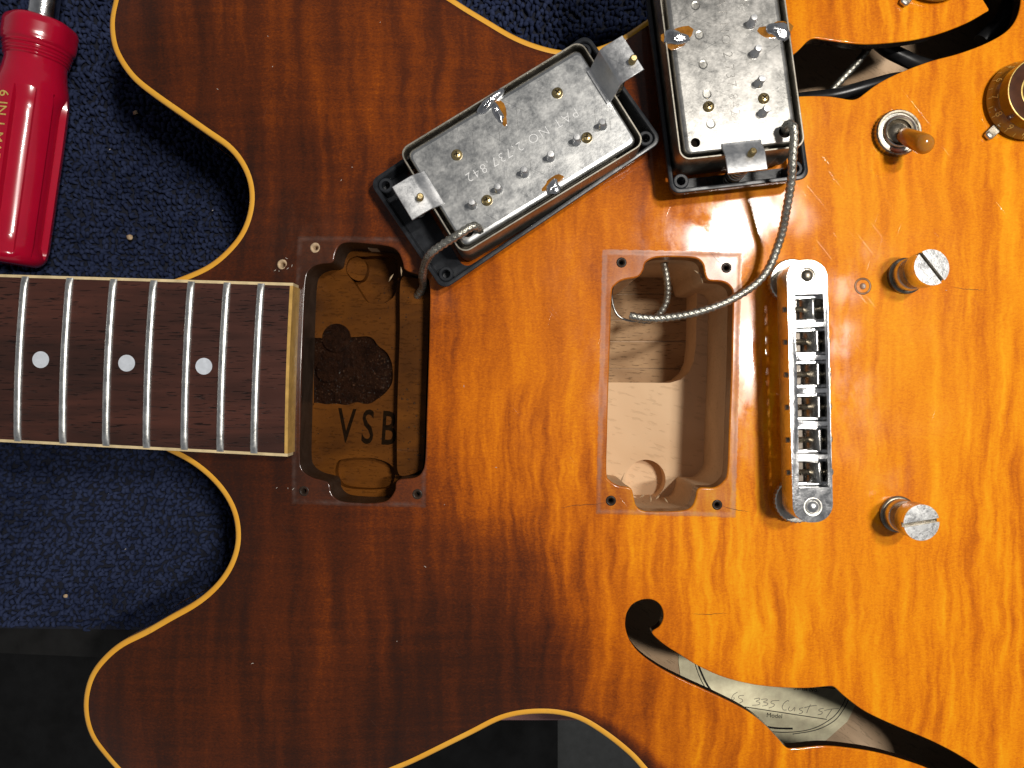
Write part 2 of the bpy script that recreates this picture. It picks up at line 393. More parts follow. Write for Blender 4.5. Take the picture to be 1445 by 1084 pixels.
def concrete():
    m = N('concrete'); a = m.noise(m.map((1, 1, 1)), 5, 6, .6, .6); b = m.noise(m.map((1, 1, 1)), 90, 4, .7)
    m.set(Base_Color=m.mix(.35, m.ramp(a, [(.3, (.05, .055, .052)), (.7, (.12, .125, .12))]), m.ramp(b, [(.3, (.05, .05, .05)), (.7, (.13, .13, .13))])), Roughness=.6); m.bump(b, .2, .001); return m.m
M['floor'] = concrete()
def terry():
    m = N('navy_terry'); g = m.noise(m.map((1, 1, 1)), 260, 3, .6); b = m.noise(m.map((1, 1, 1)), 22, 3, .5); f = m.noise(m.map((1, 1, 1)), 2500, 3, .7)
    col = m.ramp(g, [(.25, (.008, .012, .033)), (.75, (.031, .042, .090))]); col = m.mix(m.math('MULTIPLY', m.ramp(b, [(.4, 0), (.7, 1)]), .35), col, (.050, .066, .140))
    m.set(Base_Color=col, Roughness=.95, Specular_IOR_Level=.05); m.bump(f, .5, .0002); return m.m
M['terry'] = terry()
def amberplastic(name, col, rough=.08, trans=.55):
    m = N(name); f = m.noise(m.map((1, 1, 1)), 60, 3, .6)
    m.set(Base_Color=m.ramp(f, [(.3, tuple(c*.85 for c in col)), (.7, col)]), Roughness=rough, Transmission_Weight=trans, IOR=1.49, Coat_Weight=.5, Coat_Roughness=.05); return m.m
M['knob'] = amberplastic('amber_knob_plastic', (.50, .20, .02), .10, .85)
M['knobcore'] = simple('dark_amber_knob_plastic', (.075, .022, .005), .30, 0, 200, .3, 0, Coat_Weight=1.0, Coat_Roughness=.06)
M['knobgold'] = simple('gold_knob_plastic', (.27, .115, .008), .35, 0, 200, .25, 0, Coat_Weight=1.0, Coat_Roughness=.08)
M['tip'] = simple('amber_switch_tip', (.52, .20, .018), .22, 0, 80, .2, 0, Coat_Weight=.7, Coat_Roughness=.08, Subsurface_Weight=.25, Subsurface_Scale=.003)

# ================================================================== SETTING
ZT = -58.0     # top of the towel loops = underside of the guitar
fl = obj('floor', MB().add([(-3000, -3000, -820), (3000, -3000, -820), (3000, 3000, -820), (-3000, 3000, -820)], [(0, 1, 2, 3)]), M['floor']); tag(fl, kind='structure')
bench = thing('workbench', 'black topped workbench carrying the navy towel and guitar', 'workbench', (0, 300, -820))
def benchedge(px, z): return P(px, 921+0.043*px, z)
e0 = benchedge(-600, ZT-6); e1 = benchedge(2300, ZT-6)
top = MB(); out = np.array([e0[:2], e1[:2], (e1[0], 700), (e0[0], 700)])
top.prism(out, [], ZT-34, ZT-5.5); obj('bench_top', top, M['bench'], bench, bevel=2, world=True)
for sx_ in (-1, 1):
    for yy in (-40, 620):
        obj('leg', MB().box((sx_*300+30, yy, -456), (60, 60, 727)), M['bench'], bench, bevel=3, world=True)
rl = P(760, 1018, -160)
obj('front_rail', MB().box((60, rl[1]+22, -170), (150, 44, 20)), M['rail'], bench, bevel=1.5, world=True)
mt = obj('floor_shade_sheet', MB().box((-640+P(787, 0, -815)[0]-0, -420, -816), (1280, 700, 7)), M['mat'], None, bevel=3)  # dark sheet added where the floor lies in shade
tag(mt, 'black sheet standing in for shade on the grey concrete floor below the bench', 'mat')

# ================================================================== GUITAR: outline
OUT = [(161, 0), (155, 30), (158, 63), (168, 87), (188, 114), (218, 138), (258, 166), (295, 192), (321, 210), (339, 232), (350, 258), (352, 288), (343, 321), (325, 347), (295, 373), (255, 391),
       (228, 402), (212, 430), (208, 515), (210, 600), (222, 628), (240, 639), (265.5, 652), (291, 671), (313, 695), (328, 723), (333, 753), (330, 778), (319, 804), (300, 828), (274, 849), (240, 868), (205.5, 888), (171, 905), (146, 926), (128, 950), (119, 980), (119, 1010), (128, 1040), (146, 1065), (168, 1090),
       (195, 1113), (240, 1134), (310, 1146), (390, 1142), (470, 1122), (567, 1084), (594, 1072), (632.5, 1053), (671, 1034), (702, 1018), (729, 1010), (760, 1007), (788, 1008.5), (815, 1015.5), (838, 1028), (865, 1047), (892, 1070), (904, 1084),
       (960, 1145), (1040, 1220), (1130, 1290), (1250, 1350), (1420, 1395), (1600, 1400), (1780, 1335), (1920, 1180), (1995, 950), (2015, 560), (1995, 150), (1920, -60), (1780, -215), (1600, -285), (1420, -275), (1250, -225), (1120, -150), (1010, -60), (935, 12),
       (912, 28), (880, 50), (848, 65), (815, 72), (785, 70), (752, 61), (722, 48), (690, 29), (655, 8), (640, -2), (590, -32), (520, -75), (430, -112), (340, -124), (260, -108), (200, -72), (170, -32)]
DROP = 7.0
outline = ccw(resample(catmull(PL(OUT, -DROP), True, 14), 1.8)); outline = smooth_loop(outline, 2)
def topz(p):
    p = np.asarray(p, float).reshape(-1, 2); d = dist_to(p, outline)
    return -DROP*np.clip(1-d/48, 0, 1)**2.2
BW = 2.0
inner = outline-smooth_loop(normals2(outline), 3)*BW

# holes ------------------------------------------------------------
NECKR = [(473, 357.6), (479, 346), (491, 342), (520, 344), (550, 348), (562, 356), (568, 369.5), (571, 380), (582, 385), (597, 390), (606, 400), (606, 460), (604, 532), (602, 590), (600, 647), (596, 665), (586, 674), (561, 678), (557, 693), (547, 706), (530.5, 710), (505, 710), (480, 707), (468, 697), (463, 681), (441, 674), (427, 664), (423, 647), (424, 590), (425.5, 532), (428, 460), (431, 397), (437, 380), (450, 373), (469, 370)]
BRIDR = [(908, 381), (911, 371), (921, 365), (934, 363), (960, 363), (982, 365), (991.5, 373), (994.5, 387), (1000, 396), (1019, 398), (1030, 404.5), (1034, 418), (1033, 470), (1032, 524), (1029, 600), (1026.5, 664.6), (1021, 679), (1008, 688), (986, 689), (981.5, 703), (976, 715), (964, 720.5), (935, 722), (908.5, 721), (898, 714), (894.5, 702), (890, 689), (872, 685), (861, 678), (856, 667), (857, 610), (858.7, 546.6), (861, 480), (863.5, 414), (868, 403), (879, 395.5), (900, 391)]
FLOW = [(881.9, 873.3), (884, 862.8), (892, 851), (907, 844.4), (921.6, 845.5), (932, 854.4), (935, 869), (930, 881.6), (920.5, 888.5), (920, 893.5), (936, 908), (957, 921.4), (982, 937), (1016, 952.4), (1053.5, 962.5), (1091, 967.5), (1133, 969), (1165, 966.5), (1175, 967.5), (1187.5, 979), (1217, 1001), (1258.7, 1021), (1309, 1042), (1351, 1063.8), (1383, 1086), (1400, 1110), (1406, 1140), (1396, 1166), (1374, 1175), (1352, 1166), (1345, 1146), (1353, 1130), (1352, 1120), (1334, 1098), (1309, 1083), (1279.6, 1072), (1238, 1060), (1196, 1053), (1158, 1050), (1116, 1053.7), (1106, 1051), (1095, 1038.7), (1074.5, 1017.7), (1049, 999), (1007.5, 978), (965.6, 959), (932, 942), (903, 921.4), (888, 902.6), (882, 885)]
FUP = [(1120.7, 77), (1136.7, 61.4), (1146, 57), (1161, 59), (1188, 62.7), (1217.8, 65), (1249.7, 63.4), (1286.6, 59), (1323, 50), (1360, 35.6), (1386, 21), (1392, 17), (1389, 11), (1382, -2), (1383, -18), (1394, -32), (1412, -37), (1428, -29), (1436, -12), (1436, 10), (1429, 32), (1414, 49), (1385, 65), (1348, 78.6), (1311, 88.5), (1274, 102), (1249.7, 113), (1232.5, 123), (1217.8, 134), (1208, 141), (1198, 143), (1183, 140.5), (1163.7, 138), (1129, 138), (1095, 142), (1060, 152), (1025, 172), (1004, 192), (1012, 200), (1012, 218), (1000, 230), (984, 232), (970, 222), (966, 204), (975, 180), (1000, 150), (1050, 120), (1090, 100)]
def hole(pts, z=0.0, n=8, step=.8): return ccw(resample(catmull(PL(pts, z), True, n), step))
h_neck, h_brid, h_flow, h_fup = hole(NECKR), hole(BRIDR), hole(FLOW, -1.5), hole(FUP, -1.5)
SCREWS = [(444, 349), (428, 693.6), (589, 697.5), (877, 370.6), (1025, 378), (862, 706.7), (1012, 712.5), (396, 372)]
def circ(c, r, n=14): a = np.arange(n)*2*math.pi/n; return np.stack([c[0]+r*np.cos(a), c[1]+r*np.sin(a)], 1)
RR = {'a': .7}
big = [h_neck, h_brid, h_flow, h_fup]; rims = [.55, .55, .4, .4]
bigo = [offset(h, r) for h, r in zip(big, rims)]
srings = [circ(P(*q), .95) for q in SCREWS]
holes = bigo+srings
# grid
gx, gy = np.meshgrid(np.arange(-176, 178, 1.7), np.arange(-134, 134, 1.7)); g1 = np.stack([gx.ravel(), gy.ravel()], 1)
gx, gy = np.meshgrid(np.arange(-210, 320, 7), np.arange(-210, 210, 7)); g2 = np.stack([gx.ravel(), gy.ravel()], 1)
g2 = g2[(np.abs(g2[:, 0]) > 180) | (np.abs(g2[:, 1]) > 137)]
g1 = g1+rng.uniform(-.1, .1, g1.shape)
grid = np.vstack([g1, g2]); ok = inside(grid, inner)
for h in holes: ok &= ~inside(grid, h)
grid = grid[ok]
for h in [inner]+holes:
    grid = grid[dist_to(grid, h) > .95]
v2, f2 = cdt(inner, holes, grid)
zt = topz(v2)
tp = MB(); tp.add(np.c_[v2, zt], f2)
for h, r in zip(big, rims):                                    # rolled lacquer edge of each rout
    L = []
    for k in range(5):
        a = k/4*math.pi/2; q = offset(h, r*(1-math.sin(a)))
        L.append(np.c_[q, topz(h)-r*(1-math.cos(a))])
    tp.loops(L[::-1])
gloc = (60, 0, ZT)
guitar = thing('electric_guitar', 'sunburst flamed maple semi-hollow electric guitar with pickups and strings taken out, lying on towel', 'guitar', gloc)
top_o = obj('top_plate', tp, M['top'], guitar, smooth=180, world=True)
# sunburst stain: how deep the brown is, measured over the top
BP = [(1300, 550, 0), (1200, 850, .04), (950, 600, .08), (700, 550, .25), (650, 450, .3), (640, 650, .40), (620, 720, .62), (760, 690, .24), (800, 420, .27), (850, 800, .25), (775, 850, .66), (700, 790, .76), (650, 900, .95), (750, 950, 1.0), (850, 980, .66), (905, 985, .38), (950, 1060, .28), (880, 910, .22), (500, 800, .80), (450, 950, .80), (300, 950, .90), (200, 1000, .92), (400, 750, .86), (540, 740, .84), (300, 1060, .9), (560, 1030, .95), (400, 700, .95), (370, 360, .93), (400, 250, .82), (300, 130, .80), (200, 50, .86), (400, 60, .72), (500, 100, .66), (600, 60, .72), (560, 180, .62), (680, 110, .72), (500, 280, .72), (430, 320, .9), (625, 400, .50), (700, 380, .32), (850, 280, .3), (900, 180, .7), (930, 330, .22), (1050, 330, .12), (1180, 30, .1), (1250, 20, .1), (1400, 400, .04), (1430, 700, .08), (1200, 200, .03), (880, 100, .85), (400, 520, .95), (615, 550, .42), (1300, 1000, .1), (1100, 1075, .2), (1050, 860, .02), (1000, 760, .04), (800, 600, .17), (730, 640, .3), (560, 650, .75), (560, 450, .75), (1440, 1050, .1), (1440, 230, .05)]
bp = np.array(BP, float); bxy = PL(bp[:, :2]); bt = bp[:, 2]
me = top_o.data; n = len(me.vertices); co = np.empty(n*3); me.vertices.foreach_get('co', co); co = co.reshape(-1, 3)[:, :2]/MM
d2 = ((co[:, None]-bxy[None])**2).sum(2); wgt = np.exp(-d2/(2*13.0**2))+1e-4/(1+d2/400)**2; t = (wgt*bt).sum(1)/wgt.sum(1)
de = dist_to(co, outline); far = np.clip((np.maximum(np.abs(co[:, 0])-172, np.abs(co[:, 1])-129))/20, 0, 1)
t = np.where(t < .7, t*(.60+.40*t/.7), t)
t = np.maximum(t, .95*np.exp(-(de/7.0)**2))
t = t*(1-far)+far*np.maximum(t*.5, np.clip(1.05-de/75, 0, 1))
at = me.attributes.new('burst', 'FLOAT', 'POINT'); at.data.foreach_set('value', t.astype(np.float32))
WP = [(1190, 400, 26, .8), (1235, 360, 22, .6), (1255, 385, 14, .9), (1200, 560, 34, .55), (1190, 480, 26, .6), (1270, 690, 26, .7), (1250, 715, 14, .7), (830, 490, 30, .6), (800, 400, 40, .4), (1042, 560, 34, .9), (1045, 440, 30, .9), (1040, 640, 30, .6), (1010, 330, 44, .8), (930, 320, 40, .5), (858, 560, 20, .8), (618, 420, 22, .6), (1150, 150, 30, .3), (430, 340, 40, .4), (1330, 420, 30, .15)]  # worn lacquer spots, plus hazy reflections put into the colour
wp = np.array(WP, float); wxy = PL(wp[:, :2]); wd2 = ((co[:, None]-wxy[None])**2).sum(2); wear_haze = np.clip((wp[:, 3]*np.exp(-wd2/(2*(wp[:, 2]/4.2)**2))).max(1), 0, 1)
aw = me.attributes.new('wear_haze', 'FLOAT', 'POINT'); aw.data.foreach_set('value', wear_haze.astype(np.float32))

# binding, sides, back
nin = smooth_loop(normals2(outline), 3); ez = topz(inner)
def oloop(o, z): return np.c_[outline-nin*o, z]
bnd = MB(); bnd.loops([oloop(BW+.05, ez-1.5), oloop(BW, ez+.05), oloop(BW*.7, ez+.16), oloop(BW*.35, ez+.02), oloop(.12, ez-.35), oloop(0, ez-.9), oloop(0, np.full(len(ez), -DROP-5.5))][::-1])
obj('binding', bnd, M['binding'], guitar, smooth=60, world=True)
zb = ZT+.5
sd = MB(); sd.loops([oloop(.12, np.full(len(ez), -DROP-5.0)), oloop(.12, np.full(len(ez), zb+5.0))][::-1]); obj('side', sd, M['side'], guitar, smooth=180, world=True)
bb = MB(); bb.loops([oloop(.0, np.full(len(ez), zb+5.0)), oloop(0, np.full(len(ez), zb+1)), oloop(1, np.full(len(ez), zb))][::-1]); obj('back_binding', bb, M['backbind'], guitar, smooth=60, world=True)
sl = outline[::3]-nin[::3]*.6
bk = MB(); bk.plate(sl, [], -52.3); bk.plate(sl, [], zb+.2, True); obj('back_plate', bk, M['inner'], guitar, world=True)
# inner face of the top, edges of the routs
gl = grid[::9]; vl, fl2 = cdt(inner[::2], big, gl[dist_to(gl, inner) > 3])
obj('top_lining', MB().add(np.c_[vl, topz(vl)-4.05], [t_[::-1] for t_ in fl2]), M['cut'], guitar, smooth=180, world=True)
def wall(mb, loop, z0, z1): return mb.loops([np.c_[loop, z0 if hasattr(z0, '__len__') else np.full(len(loop), z0)], np.c_[loop, z1 if hasattr(z1, '__len__') else np.full(len(loop), z1)]])
for h in (h_flow, h_fup):
    obj('f_hole_edge', wall(MB(), h, topz(h)-.4, topz(h)-4.1), M['cut'], guitar, smooth=180, world=True)
# ---- neck pickup rout
ZF = -15.5
ob = wall(MB(), h_neck, -.5, ZF-.5); obj('rout_wall', ob, M['routwall'], guitar, smooth=180, world=True)
pk_low = hole([(475, 655), (484, 648), (520, 646), (545, 652), (556, 662), (557, 675), (548, 688), (520, 691), (485, 687), (474, 672)], ZF)
pk_up = hole([(488, 378), (492, 367), (501, 362), (516, 362), (549, 361), (561, 372), (559, 411), (547, 426), (530.7, 429.6), (518, 426), (508.6, 413), (499, 398), (490, 387)], ZF)
pk_d = hole([(445, 477), (470, 477), (499, 476.6), (526.6, 480.6), (546.5, 500), (554, 524), (546.5, 552), (526.6, 566), (491, 570), (445, 568.5), (443, 566), (443, 480)], ZF, 6)
pk_d = offset(pk_d, smooth_loop(rng.normal(0, .9, (len(pk_d), 1)), 12)*np.where(pk_d[:, :1] > pk_d[:, 0].min()+3, 1, 0))
obj('rout_floor', MB().plate(offset(h_neck, .3), [pk_low, pk_up, pk_d], ZF), M['rout'], guitar, world=True)
for pk, z1, mat in ((pk_low, ZF-5, 'rout'), (pk_up, ZF-6.5, 'rout'), (pk_d, ZF-1.6, 'glue')):
    q = MB().plate(offset(pk, .1), [], z1); wall(q, pk, ZF, z1-.1); obj('rout_pocket', q, M[mat], guitar, smooth=30, world=True)
shelf = hole([(566, 398), (578, 393), (592, 395), (604, 404), (604, 470), (601, 540), (597, 650), (592, 663), (575, 670), (563, 668), (561, 640), (562, 560), (565, 470)], -9.5, 6)
obj('rout_shelf', MB().prism(offset(shelf, .2), [], ZF-.2, -9.5), M['rout'], guitar, bevel=.6, world=True)
pe = hole([(487, 376), (492, 366), (503, 363), (514, 368), (518, 380), (513, 394), (504, 396), (494, 390)], ZF-2)
obj('drilled_ledge', MB().prism(pe, [], ZF-6.5, ZF-1.8), M['rout'], guitar, bevel=.5, world=True)
for (a, b, r) in ((475, 477, 5.1), (463, 523, 4.2)):
    c = P(a, b, ZF); obj('wood_plug', MB().lathe([(r, -1.8), (r, .12), (r-.2, .16), (r-.4, .08), (0.01, .08)], c, 28), M['glue'], guitar, smooth=40, world=True)
c = P(518, 605, ZF+.06); obj('stamped_letters', text('VSB', 17.2, TM(*c, -3.5) @ Matrix.Scale(.60, 4, (1, 0, 0)), 1.42, .02, .16), M['stamp'], guitar, world=True)
bd_ = MB(); ball = [(r_*math.cos(a), r_*math.sin(a), z) for r_, z in ((1, 0), (.8, .55), (.35, .9)) for a in np.linspace(0, 2*math.pi, 7)[:-1]]
bf = [(k*6+i, k*6+(i+1) % 6, (k+1)*6+(i+1) % 6, (k+1)*6+i) for k in range(2) for i in range(6)]+[tuple(range(12, 18))]
def beads(n_, x0, x1, y0, y1, z, loop=None):
    q = np.array([P(rng.uniform(x0, x1), rng.uniform(y0, y1), z)[:2] for _ in range(n_)])
    if loop is not None: q = q[inside(q, loop)]
    for p_ in q:
        r_ = rng.uniform(.10, .30)*(1 if rng.random() < .85 else 1.6); bd_.add([(p_[0]+a*r_*1.2, p_[1]+b*r_, z+c_*r_) for a, b, c_ in ball], bf)
beads(150, 443, 555, 476, 570, ZF-1.6, pk_d); beads(50, 525, 556, 485, 560, ZF-1.6, pk_d); beads(70, 567, 603, 398, 668, -9.5, shelf); beads(60, 445, 560, 400, 640, ZF, offset(h_neck, -2))
tag(obj('lacquer_beads', bd_, M['bead'], guitar, smooth=180, world=True), kind='stuff')
# ---- bridge pickup rout
obj('rout_wall', wall(MB(), h_brid, -.5, -6.2), M['mahcut'], guitar, smooth=180, world=True)
obj('block_wall', wall(MB(), offset(h_brid, .25), -6.0, -52), M['blockwall'], guitar, smooth=180, world=True)
ZL = -34.0
ledge = ccw(resample(PL([(830, 539.5), (945, 540.5), (960, 536), (972, 526), (979, 510), (982, 485), (984, 380), (1030, 380), (1030, 740), (830, 740)], ZL), .8))
drill = circ(P(911, 677, ZL), 7.6, 40)
lg = MB(); lg.plate(ledge, [drill], ZL); wall(lg, ledge, -52, ZL); wall(lg, drill, ZL, ZL-7); lg.plate(offset(drill, .05), [], ZL-7)
obj('maple_block', lg, M['maple'], guitar, smooth=30, world=True)
ys = [340, 384, 415.5, 452, 482, 520.7, 545]
for k in range(len(ys)-1):
    a = P(780, ys[k], -51.6); b = P(1010, ys[k+1], -51.6); ga = .45 if k in (1, 3, 4) else .16
    obj('inner_plank', MB().box(((a[0]+b[0])/2, (a[1]+b[1])/2, -51.8-(k % 3)*.12), (b[0]-a[0], a[1]-b[1]-ga, 1.2)), M['poplar'], guitar, bevel=.15, world=True)
# centre block flanks inside the body
for s_ in (-1, 1):
    obj('center_block_flank', MB().box((75, s_*50+0, -29.5), (250, 6, 42)), M['inner'], guitar, world=True)
# little splinters left by the router
sp = MB()
for px, py, z, l in ((990, 392, -3, 4), (985, 384, -4, 3), (878, 676, -26, 5), (872, 682, -24, 4), (906, 700, -14, 2), (918, 704, -12, 2.4), (928, 702, -13, 2), (940, 706, -11, 2.2), (978, 690, -8, 1.6), (552, 392, -2, 3), (566, 383, -1.5, 3)):
    c = np.array(P(px, py, z)); a = rng.uniform(0, 6.28); d = np.array([math.cos(a), math.sin(a), .25])*l
    sp.tube([c-d/2, c+rng.normal(0, .12, 3), c+d/2], [.05, .28, .03], 4)
tag(obj('wood_splinters', sp, M['crumb'], guitar, world=True), kind='stuff')
# screw holes
for i, q in enumerate(SCREWS):
    c = P(*q); r = .95
    mb = MB().lathe([(1.75, .02), (1.5, .22), (1.2, .20), (.95, .02), (.62, -.6), (.6, -4.0), (0.01, -4.1)], (c[0], c[1], float(topz(np.array(c[:2]))[0])), 16, cap=False)
    obj('screw_hole', mb, M['crumb'] if i in (0, 7) else M['routwall'], guitar, smooth=60, world=True)
c = P(1217.5, 404); obj('filled_hole', MB().lathe([(2.9, .0), (2.75, .12), (2.3, .14), (2.15, -.02), (0.01, .02)], c, 32, cap=False), M['mahcut'], guitar, smooth=60, world=True)

for pts in ([(790, 717), (815, 713), (838, 712), (858, 708)], [(1018, 714), (1036, 719), (1058, 722)], [(1000, 352), (1012, 368), (1022, 376)], [(1345, 405), (1362, 408), (1392, 410)], [(976, 866), (1000, 867), (1026, 865)]):
    q = resample(catmull([P(*p_)[:2] for p_ in pts], False, 8), .6, False); q = q+rng.normal(0, .06, q.shape); z_ = topz(q)
    wv = .085*np.sin(np.linspace(.15, 3.0, len(q))); mb = MB(); a_ = np.c_[q+np.c_[np.zeros(len(q)), wv], z_+.02]; b_ = np.c_[q-np.c_[np.zeros(len(q)), wv], z_+.02]
    mb.add(np.vstack([a_, b_]), [(i, len(q)+i, len(q)+i+1, i+1) for i in range(len(q)-1)]); obj('lacquer_crack', mb, M['routwall'], guitar, world=True)

# ---- fretboard and neck
ZFB = 8.0
FTL, FTR, FBL, FBR = [np.array(P(*q, ZFB)[:2]) for q in ((-190, 381.2), (413, 399), (-190, 614.3), (405, 644.7))]
def fb(u, v):
    a = FTL+(FTR-FTL)*u; b = FBL+(FBR-FBL)*u; p = a+(b-a)*v; wdt = np.linalg.norm(b-a)
    return np.array([p[0], p[1], ZFB+.6-((v-.5)*wdt)**2/(2*305)])
NV = 24
def fbpart(u0, u1, v0, v1, name, mat, dz=0, nu=2, nv=NV, zlow=1.0):
    us = np.linspace(u0, u1, nu); vv = np.linspace(v0, v1, nv); mb = MB(); V = []; F = []
    for u in us:
        for v in vv: V.append(fb(u, v)+[0, 0, dz])
    for i in range(nu-1):
        for j in range(nv-1): F.append((i*nv+j, i*nv+j+1, (i+1)*nv+j+1, (i+1)*nv+j)[::-1])
    n0 = len(V)
    per = [j for j in range(nv)]+[i*nv+nv-1 for i in range(1, nu)]+[(nu-1)*nv+j for j in range(nv-2, -1, -1)]+[i*nv for i in range(nu-2, 0, -1)]
    for k in per: V.append(np.array([V[k][0], V[k][1], zlow]))
    m_ = len(per)
    for k in range(m_): F.append((per[k], per[(k+1) % m_], n0+(k+1) % m_, n0+k)[::-1])
    mb.add(V, F); return obj(name, mb, mat, guitar, smooth=35, world=True)
bv = .0165; ue = .9925
fbpart(0, ue, bv, 1-bv, 'fretboard', M['rosewood'])
fbpart(0, 1, 0, bv, 'fretboard_binding', M['cream'], .03, 2, 3)
fbpart(0, 1, 1-bv, 1, 'fretboard_binding', M['cream'], .03, 2, 3)
fbpart(ue, 1, bv, 1-bv, 'fretboard_end_binding', M['creamend'], .03, 2, NV, -1.5)
def inv_u(px, v):    # u on the board of a pixel column at height v
    lo = (FTL+(FBL-FTL)*v)[0]; hi = (FTR+(FBR-FTR)*v)[0]; return (P(px, 0, ZFB)[0]-lo)/(hi-lo)
FR = [(34.4, 23.7), (97.4, 87.4), (159.2, 148.3), (216, 205.5), (269, 259), (319.7, 309.7), (367.8, 357.5)]
FR = [(-103.5, -115.5), (-32, -43.5)]+FR
for (a, b) in FR:
    va, vb = bv*.55, 1-bv*.55; ua, ub = inv_u(a, va), inv_u(b, vb); ring = []
    ts = np.linspace(0, 1, 26); T0 = fb(ub, vb)-fb(ua, va); T0 = T0/np.linalg.norm(T0); W = np.array([-T0[1], T0[0], 0])
    for t_ in ts:
        c = fb(ua+(ub-ua)*t_, va+(vb-va)*t_); e = min(1, .35+min(t_, 1-t_)*30)
        ring.append([c+W*(1.28*math.cos(x))+np.array([0, 0, 1.12*e*math.sin(x)**.8-.1 if math.sin(x) > 0 else -.4]) for x in np.linspace(math.pi, 0, 11)])
    mb = MB().loops(ring, False); n_ = 11
    mb.f.append(tuple(range(n_))); mb.f.append(tuple(range(25*n_, 26*n_))[::-1])
    obj('fret', mb, M['fret'], guitar, smooth=60, world=True)
for (a, b) in ((59, 510), (180, 514), (288.7, 517.4), (-74, 505.5)):
    v = .5; u = inv_u(a, v); c = fb(u, v); obj('dot_inlay', MB().lathe([(2.72, -.5), (2.72, .035), (0.01, .05)], c, 32), M['pearl'], guitar, smooth=40, world=True)
nk = MB(); L = []
for u in np.linspace(0, .93, 12):
    a = FTL+(FTR-FTL)*u; b = FBL+(FBR-FBL)*u; m_ = (a+b)/2; hw = np.linalg.norm(b-a)/2-.5; d = (b-a)/np.linalg.norm(b-a); dep = 19+max(0, u-.35)*40
    L.append([np.r_[m_+d*hw*math.cos(x), 1.2-dep*abs(math.sin(x))**.75] for x in np.linspace(0, math.pi, 18)])
nk.loops(L, False); nk.f.append(tuple(range(18))); nk.f.append(tuple(range(11*18, 12*18))[::-1]); obj('neck', nk, M['neckwood'], guitar, smooth=60, world=True)

# ---- bridge
BT = 19.0
bt0, bt1 = np.array(P(1140.5, 366, BT)[:2]), np.array(P(1149.5, 738.5, BT)[:2])
bc = (bt0+bt1)/2; bl = np.linalg.norm(bt1-bt0); bang = math.atan2(*(bt0-bt1)[::-1])-math.pi/2
bridge = bpy.data.objects.new('bridge', None); COL.objects.link(bridge); bridge.parent = guitar
bridge.location = Vector((bc[0]*MM, bc[1]*MM, 0))-guitar.location; bridge.rotation_euler = (0, 0, bang)
bw = 12.6
def stadium(hl, hw, r, n=10):
    pts = []
    for cx_, cy_, a0 in ((hw-r, hl-r, 0), (-hw+r, hl-r, 90), (-hw+r, -hl+r, 180), (hw-r, -hl+r, 270)):
        for k in range(n+1):
            a = math.radians(a0+90*k/n); pts.append((cx_+r*math.cos(a), cy_+r*math.sin(a)))
    q = np.array(pts); keep = np.linalg.norm(q-np.roll(q, 1, 0), axis=1) > 1e-4; return q[keep]
pitch = 10.32; slots = []
for k in range(6):
    yc = (2.5-k)*pitch+.15; x0, x1 = -4.35, 4.75
    slots.append(np.array([(x0, yc-4.5), (x1, yc-4.5), (x1, yc+4.5), (x0, yc+4.5)]))
fr = MB(); so = stadium(bl/2, bw/2, 5.6); fr.prism(so, slots, 12.0, BT)
for q in slots:
    for yy in (q[0][1]+.75, q[2][1]-.75): fr.box((.2, yy, 13.6), (9.3, 1.5, 1.0))
fr.v = [(x, y, z-1.5*(2*y/bl)**2 if z > 18 else z) for x, y, z in fr.v]
obj('bridge_frame', fr, M['chrome'], bridge, bevel=.45, seg=3)
rim_o = stadium(bl/2-.02, bw/2-.02, 5.6); skirt = MB().prism(so, [stadium(29.8, 5.0, .6, 2)], 8.4, 11.95); obj('bridge_skirt', skirt, M['chrome'], bridge, bevel=.25)
for q in slots: obj('slot_floor', MB().box((.65, (q[0][1]+q[2][1])/2, 12.6), (8.2, 6.1, .8)), M['slotdark'], bridge)  # plates added to stop light leaking through the slots, darkened as shade
for k in range(6):
    yc = (2.5-k)*pitch+.15; ridge = 1.2+(.9 if k else 0)+rng.uniform(-.15, .3)
    prof = [(ridge-2.8, 11.0), (ridge-2.8, 14.6), (ridge-.4, BT-.1-1.5*(2*yc/bl)**2), (ridge+.3, BT-.1-1.5*(2*yc/bl)**2), (ridge+2.2, 15.2), (ridge+2.2, 11.0)]
    mb = MB().loops([[(x, yc-3.3, z) for x, z in prof], [(x, yc+3.3, z) for x, z in prof]], True, True, True)
    obj('saddle', mb, M['saddle'], bridge, bevel=.22)
    mb = MB(); pr = [(1.0 if j % 2 else .72, -8.6+j*.3) for j in range(int(15/.3))]
    Rm = Matrix.Rotation(math.pi/2, 3, 'Y')
    mb.lathe(pr, (1.6, yc, 14.8), 10, Rm)
    obj('intonation_screw', mb, M['darkmetal'], bridge, smooth=30)
    mb = MB().lathe([(.9, 0), (1.55, .05), (1.55, .7), (1.1, 1.15), (.01, 1.25)], (bw/2+.0, yc, 15.2), 16, Rm); obj('screw_head', mb, M['chrome'], bridge, smooth=50)
    mb = MB().lathe([(.85, 0), (.75, .25), (.5, .12), (.01, .1)], (-bw/2, yc, 14.8), 12, Matrix.Rotation(-math.pi/2, 3, 'Y')); obj('screw_end', mb, M['darkmetal'], bridge, smooth=50)
py0 = np.array(P(1141.5, 387.5, BT)[:2]); py1 = np.array(P(1149.6, 715.6, BT)[:2])
hl = np.linalg.norm(py0-py1)/2
